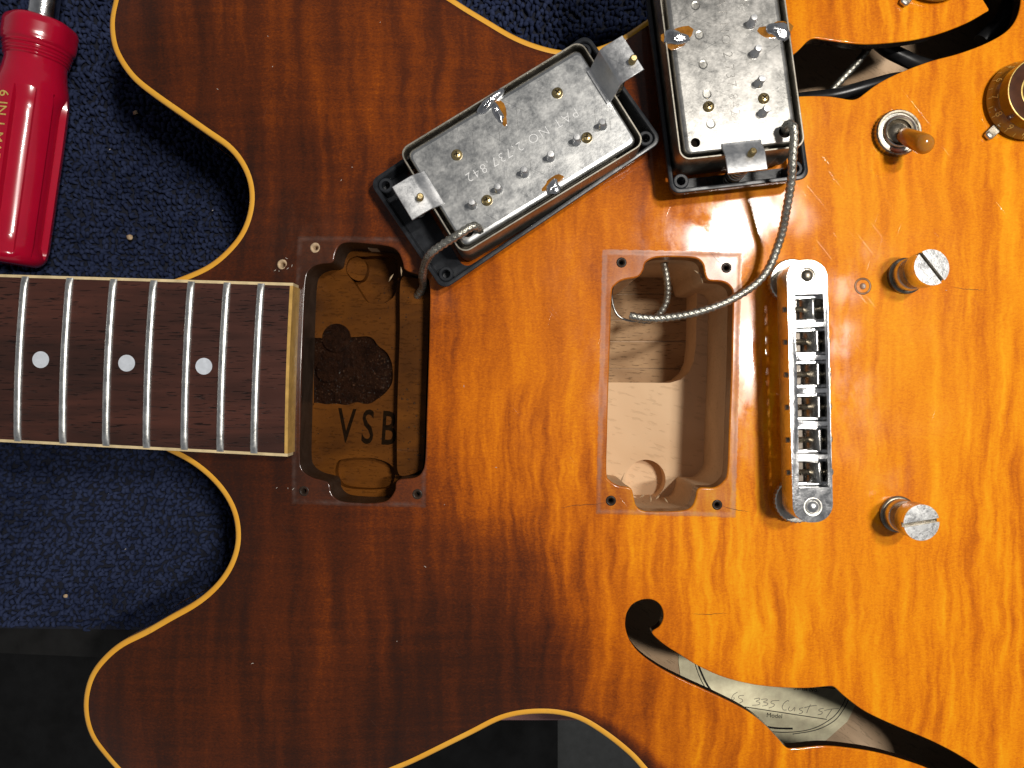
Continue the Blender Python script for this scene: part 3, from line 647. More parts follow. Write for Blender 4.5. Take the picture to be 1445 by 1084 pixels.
for i, yy in enumerate((hl, -hl)):
    obj('post', MB().lathe([(2.0, -2), (2.0, BT-1.3), (1.9, BT-.85), (1.3, BT-.35), (.5, BT-.15), (.01, BT-.1)], (0, yy, 0), 20), M['darkmetal'] if i == 0 else M['dullchrome'], bridge, smooth=50)
    obj('post_bushing', MB().lathe([(2.5, BT-1.6), (2.9, BT-.95), (2.4, BT-.9), (2.05, BT-1.2)], (0, yy, 0), 24, None, False), M['nickel'], bridge, smooth=60)
    nt_ = 64; L = []
    for z, rr in ((2.2, 7.0), (2.5, 7.35), (4.7, 7.35), (5.0, 7.0), (5.05, 5.0), (5.05, 2.05)):
        L.append([((rr+(.16 if j % 2 else -.16)*(rr > 7.1))*math.cos(2*math.pi*j/nt_), yy*1.0+(rr+(.16 if j % 2 else -.16)*(rr > 7.1))*math.sin(2*math.pi*j/nt_), z) for j in range(nt_)])
    obj('thumbwheel', MB().loops(L, True, True, False), M['nickel'], bridge, smooth=35)

# ---- tailpiece studs
def stud(base, head, rot, zt, lean=(0, 0)):
    b = P(*base, 0); h = P(*head, zt); c = ((b[0]+h[0])/2, (b[1]+h[1])/2, 0)
    r = bpy.data.objects.new('tailpiece_stud', None); COL.objects.link(r); r.parent = guitar; r.location = Vector((c[0]*MM, c[1]*MM, 0))-guitar.location; r.rotation_euler = (lean[0], lean[1], 0)
    obj('bushing', MB().lathe([(6.1, -.5), (6.1, .9), (5.7, 1.3), (5.3, 1.35), (5.2, 1.0), (4.6, 1.0)], (0, 0, 0), 40, None, False), M['darkmetal'], r, smooth=40)
    obj('collar', MB().lathe([(5.0, 1), (5.4, 1.6), (5.4, 4.4), (5.0, 4.9), (3.4, 5.0), (3.3, 5.4), (3.3, zt-6)], (0, 0, 0), 40, None, False), M['nickel'], r, smooth=40)
    # head with a screwdriver slot: two half discs on a disc
    obj('head', MB().lathe([(3.3, zt-6.2), (5.5, zt-6.0), (5.75, zt-5.7), (5.75, zt-1.5)], (0, 0, 0), 48, None, False), M['nickel'], r, smooth=40)
    hd = MB(); R = Matrix.Rotation(rot, 3, 'Z')
    for s_ in (0, 1):
        a0 = math.asin(.62/5.75); an = np.linspace(a0, math.pi-a0, 24)
        pts = np.array([(5.75*math.cos(a), 5.75*math.sin(a)) for a in an]); pts = pts if s_ == 0 else -pts
        pts = np.array([(R @ Vector((x, y, 0)))[:2] for x, y in pts]); hd.prism(pts, [], zt-1.5, zt)
    obj('slotted_top', hd, M['dullchrome'], r, bevel=.3)
    obj('slot_floor', MB().lathe([(5.6, zt-1.45), (.01, zt-1.45)], (0, 0, 0), 32), M['darkmetal'], r)
stud((1277, 388.5), (1311, 382), math.radians(-52), 15.0, (-.05, .06))
stud((1265, 725), (1300, 736.5), math.radians(9), 15.0, (.02, .02))

# ---- pickup selector switch
c = P(1265.7, 188.5, 1)
sw = bpy.data.objects.new('selector_switch', None); COL.objects.link(sw); sw.parent = guitar; sw.location = Vector((c[0]*MM, c[1]*MM, 0))-guitar.location
L = []
for z, rr in ((0, 7.6), (2.4, 7.6), (2.9, 7.2), (2.9, 6.6), (2.3, 6.4)):
    L.append([((rr+(.12 if j % 2 else -.12)*(rr > 7.5))*math.cos(2*math.pi*j/72), (rr+(.12 if j % 2 else -.12)*(rr > 7.5))*math.sin(2*math.pi*j/72), z) for j in range(72)])
obj('knurled_nut', MB().loops(L, True, True, False), M['darkmetal'], sw, smooth=35)
obj('inner_ring', MB().lathe([(6.4, 2.2), (5.5, 2.3), (5.3, 3.5), (4.9, 3.9), (4.5, 3.6), (4.4, 2.4)], (0, 0, 0), 48, None, False), M['nickel'], sw, smooth=40)
obj('pivot', MB().lathe([(4.5, 2.0), (3.2, 2.9), (2.4, 3.6), (.01, 3.9)], (0, 0, 0), 32), M['darkmetal'], sw, smooth=50)
tipw = np.array(P(1304, 203.5, 14)); ax = tipw-np.array([c[0], c[1], 2.0]); ll = np.linalg.norm(ax); ax /= ll
q = Vector((0, 0, 1)).rotation_difference(Vector(ax)).to_matrix()
obj('lever', MB().lathe([(1.5, 0), (1.5, 5)], (0, 0, 2.5), 16, q), M['darkmetal'], sw, smooth=50)
ll2 = ll+2.6
obj('switch_tip', MB().lathe([(2.0, 3.2), (2.5, 3.4), (2.75, 6), (3.15, ll2-5), (3.2, ll2-3), (2.95, ll2-1.6), (2.2, ll2-.6), (1.2, ll2-.12), (.01, ll2)], (0, 0, 2), 32, q), M['tip'], sw, smooth=60)

# ---- control knobs
def knob(px, py, off, ptr):
    c = P(px, py, 1.5)
    k = bpy.data.objects.new('control_knob', None); COL.objects.link(k); k.parent = guitar; k.location = Vector((c[0]*MM, c[1]*MM, 0))-guitar.location
    obj('knob_skirt', MB().lathe([(12.7, 1.4), (13.2, 1.7), (13.1, 2.1), (11.5, 5.2), (11.3, 5.5)], (0, 0, 0), 64, None, False), M['knobgold'], k, smooth=35)
    obj('knob_wall', MB().lathe([(11.35, 5.3), (11.3, 5.6), (11.1, 9.6)], (0, 0, 0), 64, None, False), M['knobcore'], k, smooth=35)
    obj('knob_top', MB().lathe([(11.0, 9.75), (10.8, 9.95), (7.0, 10.0), (6.4, 9.8), (6.2, 9.4), (5.8, 9.3), (.01, 9.3)], (0, 0, 0), 64, None, False), M['knobcore'], k, smooth=35)
    obj('gold_ring', MB().lathe([(11.1, 9.4), (11.22, 9.6), (11.15, 9.85), (10.9, 9.9)], (0, 0, 0), 64, None, False), M['gold'], k, smooth=60)
    obj('gold_ring', MB().lathe([(7.05, 9.98), (6.8, 10.1), (6.4, 9.85)], (0, 0, 0), 64, None, False), M['gold'], k, smooth=60)
    tk = MB()
    for i in range(21):
        a = math.radians(off+i*14.0); r0, r1 = 11.6, 12.75
        R = Matrix.Rotation(a, 3, 'Z')
        tk.box(R @ Vector((12.78, 0, 2.78)), (1.3, .16, .10), M=R @ Matrix.Rotation(math.radians(62.7), 3, 'Y'))
    obj('scale_marks', tk, M['gold'], k)
    for i in range(11):
        Mx = Matrix.Rotation(math.radians(off+i*28.0), 4, 'Z') @ Matrix.Translation((12.02, 0, 4.28)) @ Matrix.Rotation(math.radians(62.7), 4, 'Y') @ Matrix.Rotation(math.radians(90), 4, 'Z')
        obj('numeral', text(str(i), 3.2, Mx, 1, .03), M['gold'], k)
    a = math.radians(ptr); pc = (13.2*math.cos(a), 13.2*math.sin(a), 1.1)
    pt = MB().box(pc, (7.5, 3.2, .5), rz=a); obj('pointer_washer', pt, M['darkmetal'], k, bevel=.2)
    obj('pointer_tip', MB().box((16.8*math.cos(a), 16.8*math.sin(a), 1.2), (1.8, 2.6, 1.6), rz=a), M['nickel'], k, bevel=.5)
knob(1447, 142, 151-6*28, 224)
knob(1320, -53, 40, 232)

# ---- wires inside the body, seen through the treble f hole
def braided(name, path, R, parent, world=True, lbl=None):
    p = resample(catmull(path, False, 14), .45, False); core = obj(name, MB().tube(p, R-.18, 10), M['cloth'], parent, smooth=60, world=world)
    T, A, B = frames(p); s_ = np.r_[0, np.cumsum(np.linalg.norm(np.diff(p, axis=0), axis=1))]; mb = MB(); ns = 8; pit = 7.5
    for d in (-1, 1):
        for k in range(ns):
            ph = d*2*math.pi*s_/pit+2*math.pi*k/ns
            rr = R-.08+.13*np.sin(ph*ns*.5*1.0+(0 if d > 0 else math.pi)+k*math.pi)
            rad = np.cos(ph)[:, None]*A+np.sin(ph)[:, None]*B
            q = p+rad*rr[:, None]
            tt = np.gradient(q, axis=0); tt /= np.linalg.norm(tt, axis=1)[:, None]; sd_ = np.cross(tt, rad)
            w_, h_ = .27, .12
            L = np.stack([q+sd_*w_, q+rad*h_, q-sd_*w_, q-rad*h_], 1)
            mb.loops(list(L), True, True, True)
    bo = obj('braided_shield', mb, M['braid'], core, smooth=70); return core
braided('shielded_wire', [P(1150, 160, -24), P(1168, 134, -20), P(1190, 110, -18), P(1212, 86, -17), P(1226, 66, -18), P(1236, 40, -22)], 1.25, guitar)
def cable(path, r, mat='rubberwire'): return obj('wire_sleeve', MB().tube(resample(catmull(path, False, 12), 1.2, False), r, 16), M[mat], guitar, smooth=60, world=True)
cable([P(1228, 48, -16), P(1250, 68, -16), P(1272, 80, -16), P(1300, 92, -17), P(1335, 98, -20), P(1370, 90, -26)], 2.7)
cable([P(1090, 146, -22), P(1140, 139, -20), P(1180, 134, -18), P(1225, 122, -17), P(1265, 112, -18), P(1300, 112, -22)], 2.4)
cable([P(1385, 60, -16), P(1415, 30, -15), P(1428, 0, -15), P(1424, -30, -18)], 3.2)
# wires lying in the bridge rout
braided('shielded_wire', [P(893, 449, -2.5), P(912, 453, -4), P(928, 446, -6), P(940, 427, -9), P(942, 402, -12), P(937, 372, -14), P(930, 350, -16)], 1.15, guitar)
obj('bare_wire', MB().tube(resample(catmull([P(906, 452, -3), P(890, 453, -2), P(874, 447, -1.2), P(866, 434, -1.2), P(863, 415, -2.5), P(866, 400, -8)], False, 12), .6, False), .42, 8), M['steel'], guitar, smooth=60, world=True)

# ---- paper label glued inside
ZP = -51.9
def Z3(x, y): return (950+x/5.16, 910+y/5.16)
lab = PL([(957.5, 905), (957.5, 935), (961, 960), (975, 1000), (1000, 1040), (1040, 1066), (1100, 1074), (1160, 1050), (1196, 1018), (1212, 985), (1216, 940), (1205, 900), (1160, 870), (1050, 860), (975, 870)], ZP)
label_o = obj('paper_label', MB().prism(ccw(resample(lab, 1)), [], ZP-.25, ZP), M['paper'], guitar, world=True)
def ring_path(pts, z): return resample(catmull([P(*Z3(*q), z)[:2] for q in pts], False, 12), .5, False)
for pts, wd in (([(120, 20), (155, 125), (185, 215), (230, 305), (330, 430), (480, 545), (680, 625), (870, 635), (1030, 605), (1160, 530), (1225, 450), (1255, 385), (1275, 290)], .32),
                ([(140, 10), (172, 115), (210, 215), (265, 318), (370, 430), (520, 535), (700, 600), (870, 610)], .75),
                ([(870, 650), (1040, 620), (1170, 555), (1240, 470), (1275, 400), (1300, 300)], .32)):
    obj('printed_border', MB().ribbon(ring_path(pts, ZP), wd, ZP+.03), M['ink'], label_o)
obj('printed_line', MB().ribbon(resample(np.array([P(*Z3(520, 452), ZP)[:2], P(*Z3(1118, 543), ZP)[:2]]), .8, False), .34, ZP+.03), M['ink'], label_o)
obj('printed_line', MB().ribbon(resample(np.array([P(*Z3(560, 250), ZP)[:2], P(*Z3(1180, 318), ZP)[:2]]), .8, False), .34, ZP+.03), M['ink'], label_o)
c = P(*Z3(737, 517), ZP+.03); obj('printed_word', text('Model', 2.55, TM(*c, -5), 1, .01), M['ink'], label_o)
c = P(*Z3(968, 322), ZP+.03); obj('printed_word', text('Serial No.', 2.4, TM(*c, -6), 1.05, .01), M['ink'], label_o)
HW = [[(468, 345), (440, 362), (426, 388), (430, 400), (445, 392), (440, 382)], [(515, 368), (480, 372), (478, 388), (500, 396), (505, 412), (480, 425)], [(588, 396), (625, 388), (628, 400), (602, 412), (630, 420), (622, 436), (575, 440)], [(640, 398), (680, 394), (682, 406), (655, 416), (688, 426), (680, 440), (648, 446)], [(772, 405), (722, 408), (712, 424), (735, 432), (730, 448), (696, 460)],
      [(842, 412), (832, 406), (808, 424), (793, 452), (803, 474), (826, 474)], [(848, 450), (838, 470), (850, 482), (868, 474), (886, 455), (882, 484)], [(945, 458), (920, 464), (922, 474), (942, 484), (934, 498), (914, 500)], [(1000, 435), (985, 462), (972, 496)], [(955, 458), (1000, 446), (1045, 442)], [(1095, 462), (1062, 470), (1062, 480), (1085, 490), (1078, 504), (1052, 508)], [(1100, 478), (1150, 468), (1205, 464)], [(1155, 470), (1135, 500), (1113, 532)]]
for s_ in HW: obj('pencil_stroke', MB().ribbon(resample(catmull([P(*Z3(*q), ZP)[:2] for q in s_], False, 8), .3, False), .24, ZP+.035), M['pencil'], label_o)

# ================================================================== PICKUPS
def rrect(hx, hy, r, n=6):
    q = stadium(hy, hx, r, n); return ccw(q)
def screw_head(mb, c, r=1.75):
    mb.lathe([(r, -.3), (r, .35), (r*.86, .85), (r*.5, 1.1), (.01, 1.15)], c, 20)
def pickup(label, ringc, rang, cc, cang, RD, CD, zr, zb_, slugs, longleg, mats, tilt, cabpath, textx, legy=0.0):
    root = thing('humbucker_pickup', label, 'pickup', (ringc[0], ringc[1], 0), (tilt[0], tilt[1], math.radians(rang)), 'pickups taken out of the guitar')
    Rinv = (Matrix.Translation((ringc[0], ringc[1], 0)) @ Matrix.Rotation(math.radians(rang), 4, 'Z')).inverted()
    l = Rinv @ Vector((cc[0], cc[1], 0)); A = Matrix.Translation((l.x, l.y, 0)) @ Matrix.Rotation(math.radians(cang-rang), 4, 'Z')
    def X(mb):   # from pickup space to ring space
        mb.v = [tuple(A @ Vector(q)) for q in mb.v]; return mb
    hx, hy = RD[0]/2, RD[1]/2
    o_ = rrect(hx, hy, 3.2); lo = rrect(hx-1.6, hy-1.6, 3.0); inn = rrect(hx-1.5, hy-1.5, 2.2); win = rrect(CD[0]/2+1.2, CD[1]/2+1.0, 3)
    win = np.array([(A @ Vector((x, y, 0)))[:2] for x, y in win]); win = np.c_[np.clip(win[:, 0], -hx+3, hx-3), np.clip(win[:, 1], -hy+2.2, hy-2.2)]
    mb = MB(); zz = lambda p, z: np.c_[p, np.full(len(p), z)]
    mb.loops([zz(rrect(hx-1.9, hy-1.9, 2.8), .0), zz(lo, .5), zz(o_, zr-.5), zz(rrect(hx-.15, hy-.15, 3.1), zr-.1), zz(rrect(hx-.4, hy-.4, 3.0), zr), zz(rrect(hx-1.2, hy-1.2, 2.5), zr), zz(inn, zr-.4), zz(rrect(hx-2.0, hy-2.0, 2.0), 2.2)])
    inn2 = rrect(hx-2.0, hy-2.0, 2.0)
    mb.plate(inn2, [win], 2.2); mb.plate(rrect(hx-1.9, hy-1.9, 2.8), [win], 0, True); wall(mb, win, 2.2, 0.0)
    obj('mounting_ring', mb, M['black'], root, smooth=30)
    for a in (-1, 1):
        for b in (-1, 1):
            obj('screw_boss', MB().lathe([(2.6, 2.2), (2.5, zr-.9), (2.2, zr-.6), (1.45, zr-.6), (1.3, zr-1.2), (1.3, 3.0), (.01, 2.9)], (a*(hx-4.0), b*(hy-4.0), 0), 20, None, False), M['black'], root, smooth=40)
    # cover: rounded tub, open upwards
    cx_, cy_ = CD[0]/2, CD[1]/2
    mb = MB(); ro = 3.4
    mb.loops([zz(rrect(cx_-1.5, cy_-1.5, ro-1), .4), zz(rrect(cx_-.4, cy_-.4, ro-.3), .8), zz(rrect(cx_, cy_, ro), 2.0), zz(rrect(cx_, cy_, ro), zb_+.25), zz(rrect(cx_-.12, cy_-.12, ro-.1), zb_+.45), zz(rrect(cx_-.5, cy_-.5, ro-.4), zb_+.45), zz(rrect(cx_-.62, cy_-.62, ro-.5), zb_+.2), zz(rrect(cx_-.62, cy_-.62, ro-.5), zb_-4)])
    mb.plate(rrect(cx_-1.5, cy_-1.5, ro-1), [], .4, True)
    obj('cover', X(mb), M['cover'], root, smooth=40)
    # baseplate: sheet with softly folded long edges
    bx_, by_ = cx_-1.9, cy_-1.75
    hl_ = [circ((-bx_+3.6, -by_+3.9), 1.9, 20)]
    if slugs: hl_.append(circ((-bx_+3.4, by_-3.8), 1.5, 16))
    mb = MB(); O = [rrect(bx_, by_, 2.2), rrect(bx_-.12, by_-.35, 2.1), rrect(bx_-.4, by_-.9, 2.0), rrect(bx_-.8, by_-1.7, 1.8)]
    mb.loops([zz(O[0], zb_-2.2), zz(O[0], zb_-1.0), zz(O[1], zb_-.42), zz(O[2], zb_-.12), zz(O[3], zb_)]); mb.plate(O[3], hl_, zb_)
    for h in hl_: wall(mb, h, zb_, zb_-1.6)
    bpo = obj('baseplate', X(mb), mats, root, smooth=40)
    mb = MB()
    for h in hl_: mb.plate(offset(h, .3), [], zb_-1.7)
    obj('baseplate_hole', X(mb), M['hole'], bpo)
    lt = text('PAT NO 2,737,842', 4.3, Matrix.Translation((textx, .6, zb_+.02)) @ Matrix.Rotation(math.pi, 4, 'Z'), 1.22, .06, -.10)
    obj('stamped_number', X(lt), M['engrave'] if not slugs else M['steel'], bpo)
    px_ = [1.2+(i-2.5)*9.55 for i in range(6)]
    for i, x in enumerate(px_):
        mb = MB(); tl = rng.normal(0, .03, 2); T = Matrix.Rotation(tl[0], 3, 'X') @ Matrix.Rotation(tl[1], 3, 'Y')
        mb.lathe([(1.55, -.3), (1.5, .25), (1.25, .55), (1.18, .7)]+[(1.18 if j % 2 else 1.0, .8+j*.26) for j in range(13)]+[(.95, 4.35), (.01, 4.4)], (x, -7.7, zb_), 14, T)
        obj('pole_screw', X(mb), M['tab'], root, smooth=40)
        if slugs:
            obj('slug', X(MB().lathe([(1.45, .03), (1.35, .12), (1.05, .04), (.95, -.12), (.01, -.12)], (x-1.5, 8.6, zb_), 18)), M['nickel'], root, smooth=40)
    for x, y in ((18.6, 8.8), (-18.6, 8.6), (19.0, -8.3), (-18.0, -8.8)):
        mb = MB(); screw_head(mb, (x, y, zb_)); ho = obj('bobbin_screw', X(mb), M['brass'], root, smooth=45)
        cr = MB(); a = rng.uniform(0, 1.5); cr.box((x, y, zb_+1.12), (1.7, .36, .16), a); cr.box((x, y, zb_+1.125), (.36, 1.7, .16), a); obj('cross_slot', X(cr), M['hole'], ho)
    # mounting legs
    for s_ in (-1, 1):
        wy = 6.2; up = longleg if s_ > 0 else 2.2; x0 = s_*bx_*.985; x1 = s_*(cx_+.2 if s_ < 0 else cx_+.6); x2 = x1+s_*(7.4 if not slugs else 6.2)
        th = .8; path = [(x0-s_*1.5, zb_+.1), (x0, zb_+.3), (x1-s_*.4, zb_+up-.5), (x1+s_*.5, zb_+up), (x2, zb_+up+.15)]
        L = []
        for i, (x, z) in enumerate(path):
            a = path[max(i-1, 0)]; b = path[min(i+1, len(path)-1)]; t_ = np.array([b[0]-a[0], b[1]-a[1]]); t_ = t_/np.linalg.norm(t_); n_ = np.array([-t_[1], t_[0]])*th/2*s_
            L.append([(x+n_[0], legy-wy, z+n_[1]), (x+n_[0], legy+wy, z+n_[1]), (x-n_[0], legy+wy, z-n_[1]), (x-n_[0], legy-wy, z-n_[1])])
        lo_ = obj('mounting_leg', X(MB().loops(L, True, True, True)), M['tab'], root, bevel=.2)
        sc = np.array([(x1+x2)/2, legy+.2, 0]); top_z = zb_+up+(2.4 if s_ > 0 else 1.9); ln = np.array([.35*s_, -.2, 1.0])
        tilt_ = np.array([.9*(1 if s_ < 0 else .6), -.3, 0])
        mb = MB(); Rq = Vector((0, 0, 1)).rotation_difference(Vector((tilt_[0]*.12, tilt_[1]*.3, 1))).to_matrix()
        mb.lathe([(1.15 if j % 2 else .92, 2.4+j*.3) for j in range(int((top_z+1.2-2.4)/.3))]+[(.8, top_z+1.2), (.01, top_z+1.2)], tuple(sc), 12, Rq)
        obj('height_screw', X(mb), M['brass'], root, smooth=35)
        tt = np.linspace(0, 1, 170); turns = 8; zt_ = zb_+up-.6
        hp = np.stack([sc[0]+2.3*np.cos(tt*turns*6.283), sc[1]+2.3*np.sin(tt*turns*6.283), 2.4+(zt_-2.6)*tt], 1)
        obj('spring', X(MB().tube(hp, .33, 6)), M['steel'], root, smooth=60)
    # solder
    def blob(c, sx_, sy_, sz_, rot, mat, seed):
        r2 = np.random.default_rng(seed); L = []; n_ = 18; ph = r2.uniform(0, 6.28, 3)
        for k in range(7):
            a = k/6*math.pi/2; ring = []
            for i in range(n_):
                b = 2*math.pi*i/n_; f = 1+.22*math.sin(2*b+ph[0])+.14*math.sin(3*b+ph[1])+.08*math.sin(5*b+ph[2]); e = math.cos(a)**.8*f
                x, y = sx_*e*math.cos(b), sy_*e*math.sin(b)
                ring.append((c[0]+x*math.cos(rot)-y*math.sin(rot), c[1]+x*math.sin(rot)+y*math.cos(rot), c[2]+sz_*math.sin(a)*(1+.1*math.sin(3*b))))
            L.append(ring)
        return X(MB().loops(L, True, False, True))
    k = 10 if slugs else 3
    if slugs:
        obj('flux_stain', blob((4.5, by_-2.2, zb_-.0), 3.9, 4.2, .10, .2, 0, k+5), M['flux'], root, smooth=60)
        obj('solder_joint', blob((4.5, by_-1.6, zb_-.1), 2.9, 3.6, 1.5, .15, 0, k), M['solder'], root, smooth=80)
        obj('flux_stain', blob((3.2, -by_+2.2, zb_-.0), 3.0, 4.8, .12, -.2, 0, k+6), M['flux'], root, smooth=60)
        obj('solder_joint', blob((3.0, -by_+1.6, zb_-.1), 2.5, 4.4, 1.2, -.15, 0, k+1), M['solder'], root, smooth=80)
    else:
        obj('solder_joint', blob((-1.0, by_-.2, zb_-.1), 5.2, 1.9, 1.5, .1, 0, k), M['solder'], root, smooth=80)
        obj('flux_stain', blob((.3, by_-4.6, zb_), 2.0, 3.9, .12, 0, 0, k+7), M['flux'], root, smooth=60)
        obj('solder_joint', blob((-.6, by_-3.6, zb_-.1), 1.5, 4.4, .9, .05, 0, k+1), M['solder'], root, smooth=80)
        obj('flux_stain', blob((2.6, -by_+3.2, zb_), 3.4, 1.6, .12, 0, 0, k+8), M['flux'], root, smooth=60)
        obj('solder_joint', blob((1.8, -by_+1.6, zb_-.1), 3.0, 1.9, .9, .1, 0, k+2), M['solder'], root, smooth=80)
    # output cable
    Wi = (Matrix.Translation((ringc[0], ringc[1], 0)) @ Matrix.Rotation(math.radians(rang), 4, 'Z')).inverted()
    braided('output_cable', [tuple(Wi @ Vector(q)) for q in cabpath], 1.3, root, world=False)
    return root
rc1 = P(728, 229, 8); cc1 = P(738, 211, 16.5)
pickup('upside-down humbucker pickup lying slantwise, tall bent leg, cable running into the brown rout',
       rc1, 34.2, cc1, 31.3, (86.5, 43.5), (67.5, 39.2), 8.0, 16.5, False, 10.5, M['plate'], (math.radians(-3.0), 0),
       [P(680, 331, 14), P(678, 327, 17.5), P(670, 324, 20), P(650, 336, 20.5), P(628, 349, 18.5), P(610, 362, 16), P(601, 376, 9), P(597, 392, 2), P(597, 404, -6), P(585, 420, -12)], 0.5, 3.6)
ang2 = 96.4; a2 = np.array([math.cos(math.radians(ang2)), math.sin(math.radians(ang2))])
e2 = np.array(P(1043, 267, 10)[:2]); rc2 = e2+a2*45.0
f2_ = np.array(P(1046, 222, 18)[:2]); cc2 = f2_+a2*34.2
pickup('upside-down humbucker pickup with a row of round slug ends, lying beside f hole',
       (rc2[0], rc2[1]), ang2, (cc2[0], cc2[1]), ang2, (90, 45.0), (69.5, 39.2), 9.0, 17.5, True, 3.0, M['plate2'], (0, math.radians(3.2)),
       [P(1106, 192, 14), P(1107, 187, 20), P(1111, 184, 23), P(1117, 189, 24.5), P(1118, 205, 24), P(1115, 235, 22), P(1113, 262, 19), P(1106, 300, 14), P(1095, 345, 7), P(1072, 393, 3.2), P(1030, 424, 1.8), P(980, 443, .6), P(930, 451, -1.2), P(900, 450, -1.5), P(886, 447, -2.0)], -2.0)

# ================================================================== SCREWDRIVER
zax = ZT+13.6
ha = np.array(P(59, 33, zax)); hb = np.array(P(12, 372, zax)); hb[2] = ha[2] = zax
sd_ = thing('screwdriver', 'red plastic handled screwdriver with gold lettering lying on the navy towel', 'screwdriver', (hb[0], hb[1], ZT))
ax_ = ha-hb; hlen = np.linalg.norm(ax_); ax_ /= hlen; sdv = np.cross(ax_, [0, 0, 1.0]); upv = np.array([0, 0, 1.0])
def hprof(s):   # radius along the handle, s from butt end (0) to collar (1)
    pts = [(0, 9.5), (.012, 11.5), (.035, 12.8), (.07, 13.3), (.5, 13.5), (.66, 13.4), (.73, 12.6), (.78, 11.5), (.82, 10.9), (.835, 10.9), (.84, 11.5), (.848, 11.1), (.853, 11.8), (.861, 11.3), (.866, 12.0), (.874, 11.5), (.88, 12.3), (.889, 11.8), (.9, 12.8), (.92, 13.1), (.975, 13.2), (.992, 12.6), (1, 11.3)]
    x, y = zip(*pts); return np.interp(s, x, y)
ss = np.unique(np.r_[np.linspace(0, .08, 10), np.linspace(.08, .7, 16), np.linspace(.7, .83, 14), np.linspace(.83, .9, 29), np.linspace(.9, 1, 12)]); nth = 180; L = []
for s in ss:
    r = hprof(s); fl_ = np.clip((s-.03)/.05, 0, 1)*np.clip((.70-s)/.05, 0, 1); hexf = np.clip((s-.895)/.01, 0, 1)
    ring = []
    for i in range(nth):
        th = 2*math.pi*i/nth; ph = (((th-math.radians(97))/(2*math.pi)*6) % 1)          # six flats with six grooves
        g = 1.0 if .30 < ph < .70 else 0.0
        g = np.clip((.5-abs(ph-.5)-.22)/.03, 0, 1)
        rr = r-2.3*fl_*g-hexf*.55*(math.cos(6*th)*.5+.5)
        q = hb+ax_*hlen*s+sdv*rr*math.cos(th)+upv*rr*math.sin(th)
        ring.append(q-np.array([hb[0], hb[1], ZT]))
    L.append(ring)
obj('handle', MB().loops(L, True, True, True), M['red'], sd_, smooth=38)
def bar(r, s0, s1, mat, name):
    p0 = hb+ax_*s0-np.array([hb[0], hb[1], ZT]); p1 = hb+ax_*s1-np.array([hb[0], hb[1], ZT]); q = Vector((0, 0, 1)).rotation_difference(Vector(ax_)).to_matrix()
    obj(name, MB().lathe([(r*.96, 0), (r, .3), (r, s1-s0-.3), (r*.96, s1-s0)], tuple(p0), 32, q), mat, sd_, smooth=40)
bar(5.3, hlen-2, hlen+62, M['chrome'], 'shaft'); bar(3.2, hlen+62, hlen+85, M['chrome'], 'bit')
# lettering along one raised flat
thl = math.radians(97); rl_ = 13.55
tx = Vector(-ax_); nn_ = Vector(sdv*math.cos(thl)+upv*math.sin(thl)); ty = nn_.cross(tx)
def letter_at(s, off, word, size):
    c = Vector(hb+ax_*hlen*s-np.array([hb[0], hb[1], ZT]))+nn_*rl_+ty*off
    Mx = Matrix.Translation(c) @ Matrix((tx, ty, nn_)).transposed().to_4x4(); obj('gold_lettering', text(word, size, Mx, 1.02, .06), M['gold'], sd_)
letter_at(.47, 0, '6 IN 1 MADE IN', 5.4)

# ================================================================== TOWEL
tw = thing('terry_towel', 'navy blue terry towel spread under the guitar and screwdriver', 'towel', (-60, 120, ZT-5.4))
te0 = P(-500, 886, ZT); te1 = P(2000, 910, ZT)
slab = np.array([(-330, te0[1]), (320, te1[1]), (320, 330), (-330, 330)])
obj('weave', MB().prism(ccw(slab), [], ZT-5.3, ZT-3.4), M['towelbase'], tw, bevel=1.1, world=True)
pit = 2.05; xs, ys_ = np.meshgrid(np.arange(-300, 120, pit), np.arange(te0[1]-6, 185, pit*1.12)); B0 = np.stack([xs.ravel(), ys_.ravel()], 1)
B0 += rng.normal(0, .34, B0.shape); B0[:, 0] += .8*np.sin(B0[:, 1]*.09)
edge = te0[1]+(te1[1]-te0[1])*(B0[:, 0]+330)/650
B0 = B0[(B0[:, 1] > edge+.6)]
ino = inside(B0, outline); dd = dist_to(B0, outline[::2]); B0 = B0[(~ino) | (dd < 40)]
B0 = B0[(B0[:, 0] < -70) | (B0[:, 1] > 78)]
nl = len(B0); npth, nsd = 6, 6
th = rng.normal(math.pi/2, .75, nl); Ln = rng.uniform(1.2, 2.9, nl); hh = rng.uniform(.7, 2.4, nl)+.35*np.sin(B0[:, 0]*.11)*np.sin(B0[:, 1]*.08+1); rad = rng.uniform(.58, .92, nl); curl = rng.normal(0, .7, nl)
tpar = np.linspace(0, 1, npth)
dirs = np.stack([np.cos(th), np.sin(th)], 1); per = np.stack([-dirs[:, 1], dirs[:, 0]], 1)
path = np.zeros((nl, npth, 3))
for j, t_ in enumerate(tpar):
    path[:, j, :2] = B0+dirs*((t_-.5)*Ln)[:, None]+per*(curl*math.sin(math.pi*t_))[:, None]
    path[:, j, 2] = ZT-3.2+hh*math.sin(math.pi*t_)**.8
tang = np.gradient(path, axis=1); tang /= np.linalg.norm(tang, axis=2)[..., None]
up_ = np.array([0, 0, 1.0]); sdd = np.cross(tang, up_); sdd /= np.linalg.norm(sdd, axis=2)[..., None]+1e-9; nrm = np.cross(sdd, tang)
V = np.zeros((nl, npth, nsd, 3)); tap = np.array([.7, 1, 1.08, 1.08, 1, .7])
for k in range(nsd):
    a = 2*math.pi*k/nsd; V[:, :, k] = path+(rad[:, None]*tap[None])[..., None]*(math.cos(a)*sdd+math.sin(a)*nrm)
V = V.reshape(-1, 3)*MM
q = []
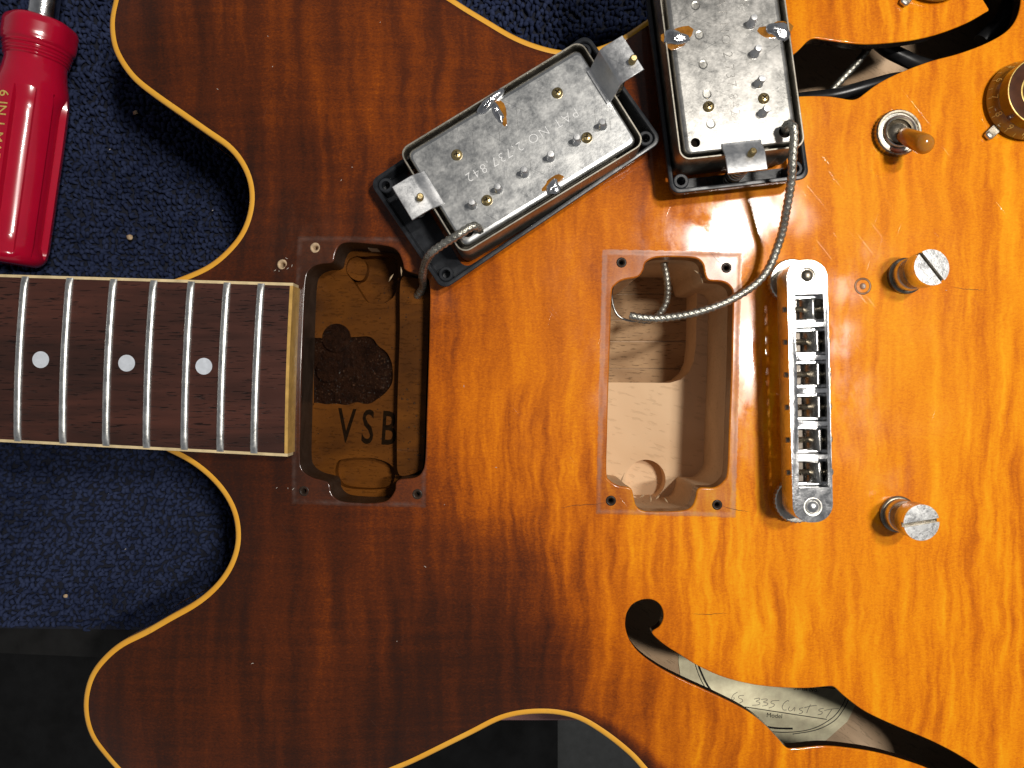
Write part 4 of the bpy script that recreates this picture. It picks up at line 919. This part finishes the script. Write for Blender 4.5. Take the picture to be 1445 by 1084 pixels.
for j in range(npth-1):
    for k in range(nsd): k2 = (k+1) % nsd; q.append((j*nsd+k, j*nsd+k2, (j+1)*nsd+k2, (j+1)*nsd+k))
q = np.array(q); F = (q[None]+(np.arange(nl)*npth*nsd)[:, None, None]).reshape(-1, 4)
me = bpy.data.meshes.new('pile_loops'); me.vertices.add(len(V)); me.vertices.foreach_set('co', V.ravel().astype(np.float32))
me.loops.add(F.size); me.loops.foreach_set('vertex_index', F.ravel().astype(np.int32)); me.polygons.add(len(F))
me.polygons.foreach_set('loop_start', np.arange(0, F.size, 4).astype(np.int32)); me.polygons.foreach_set('loop_total', np.full(len(F), 4, np.int32))
me.update(calc_edges=True); me.polygons.foreach_set('use_smooth', np.ones(len(F), bool)); me.materials.append(M['terry'])
pl = bpy.data.objects.new('pile_loops', me); COL.objects.link(pl); pl.parent = tw; pl.location = -tw.location; tag(pl, kind='stuff')
print('towel loops', nl)

# ================================================================== SMALL DEBRIS
def crumb(px, py, r, lab):
    c = P(px, py, ZT+.2); mb = MB(); bm = bmesh.new(); bmesh.ops.create_icosphere(bm, subdivisions=2, radius=r)
    for v in bm.verts: v.co *= random.uniform(.7, 1.2); v.co.z *= .75; v.co.x *= 1.2
    mb.add([tuple(v.co) for v in bm.verts], [tuple(v.index for v in f.verts) for f in bm.faces]); bm.free()
    o = obj('wood_crumb', mb, M['crumb'], None, smooth=180); o.location = Vector(c)*MM; tag(o, lab, 'crumb', 'wood crumbs on the towel')
crumb(191, 159, .95, 'tan wood crumb on the towel beside the upper horn of guitar')
crumb(183, 335, 1.1, 'tan wood crumb on the towel between screwdriver butt and fretboard')
crumb(93, 841, .8, 'small pale crumb on the towel near its lower hem')
db = MB()
for px, py in ((481, 254), (378, 51), (384, 93), (302, 121), (535, 28), (410, 374), (497, 236), (400, 640), (560, 905), (355, 938), (600, 800), (412, 691), (404, 690), (388, 690), (627, 712), (655, 545), (700, 660), (760, 300), (1335, 410), (385, 380), (402, 363), (391, 381), (404, 378)):
    c = np.array(P(px, py, 0)); c[2] = topz(c[:2])[0]+.1; a = rng.uniform(0, 6.28); l = rng.uniform(.15, .55); d = np.array([math.cos(a), math.sin(a), 0])*l
    db.tube([c-d, c+rng.normal(0, .1, 3)*[1, 1, .2], c+d], [.04, .10, .04], 5)
for px, py in ((155, 211), (300, 297), (177, 775)):
    c = np.array(P(px, py, ZT)); d = np.array([.4, .3, 0]); db.tube([c-d*.7, c, c+d*.7], [.06, .15, .06], 5)
tag(obj('dust', db, M['dust'], None), 'pale specks of dust scattered over the guitar top and towel', 'dust', kind='stuff')
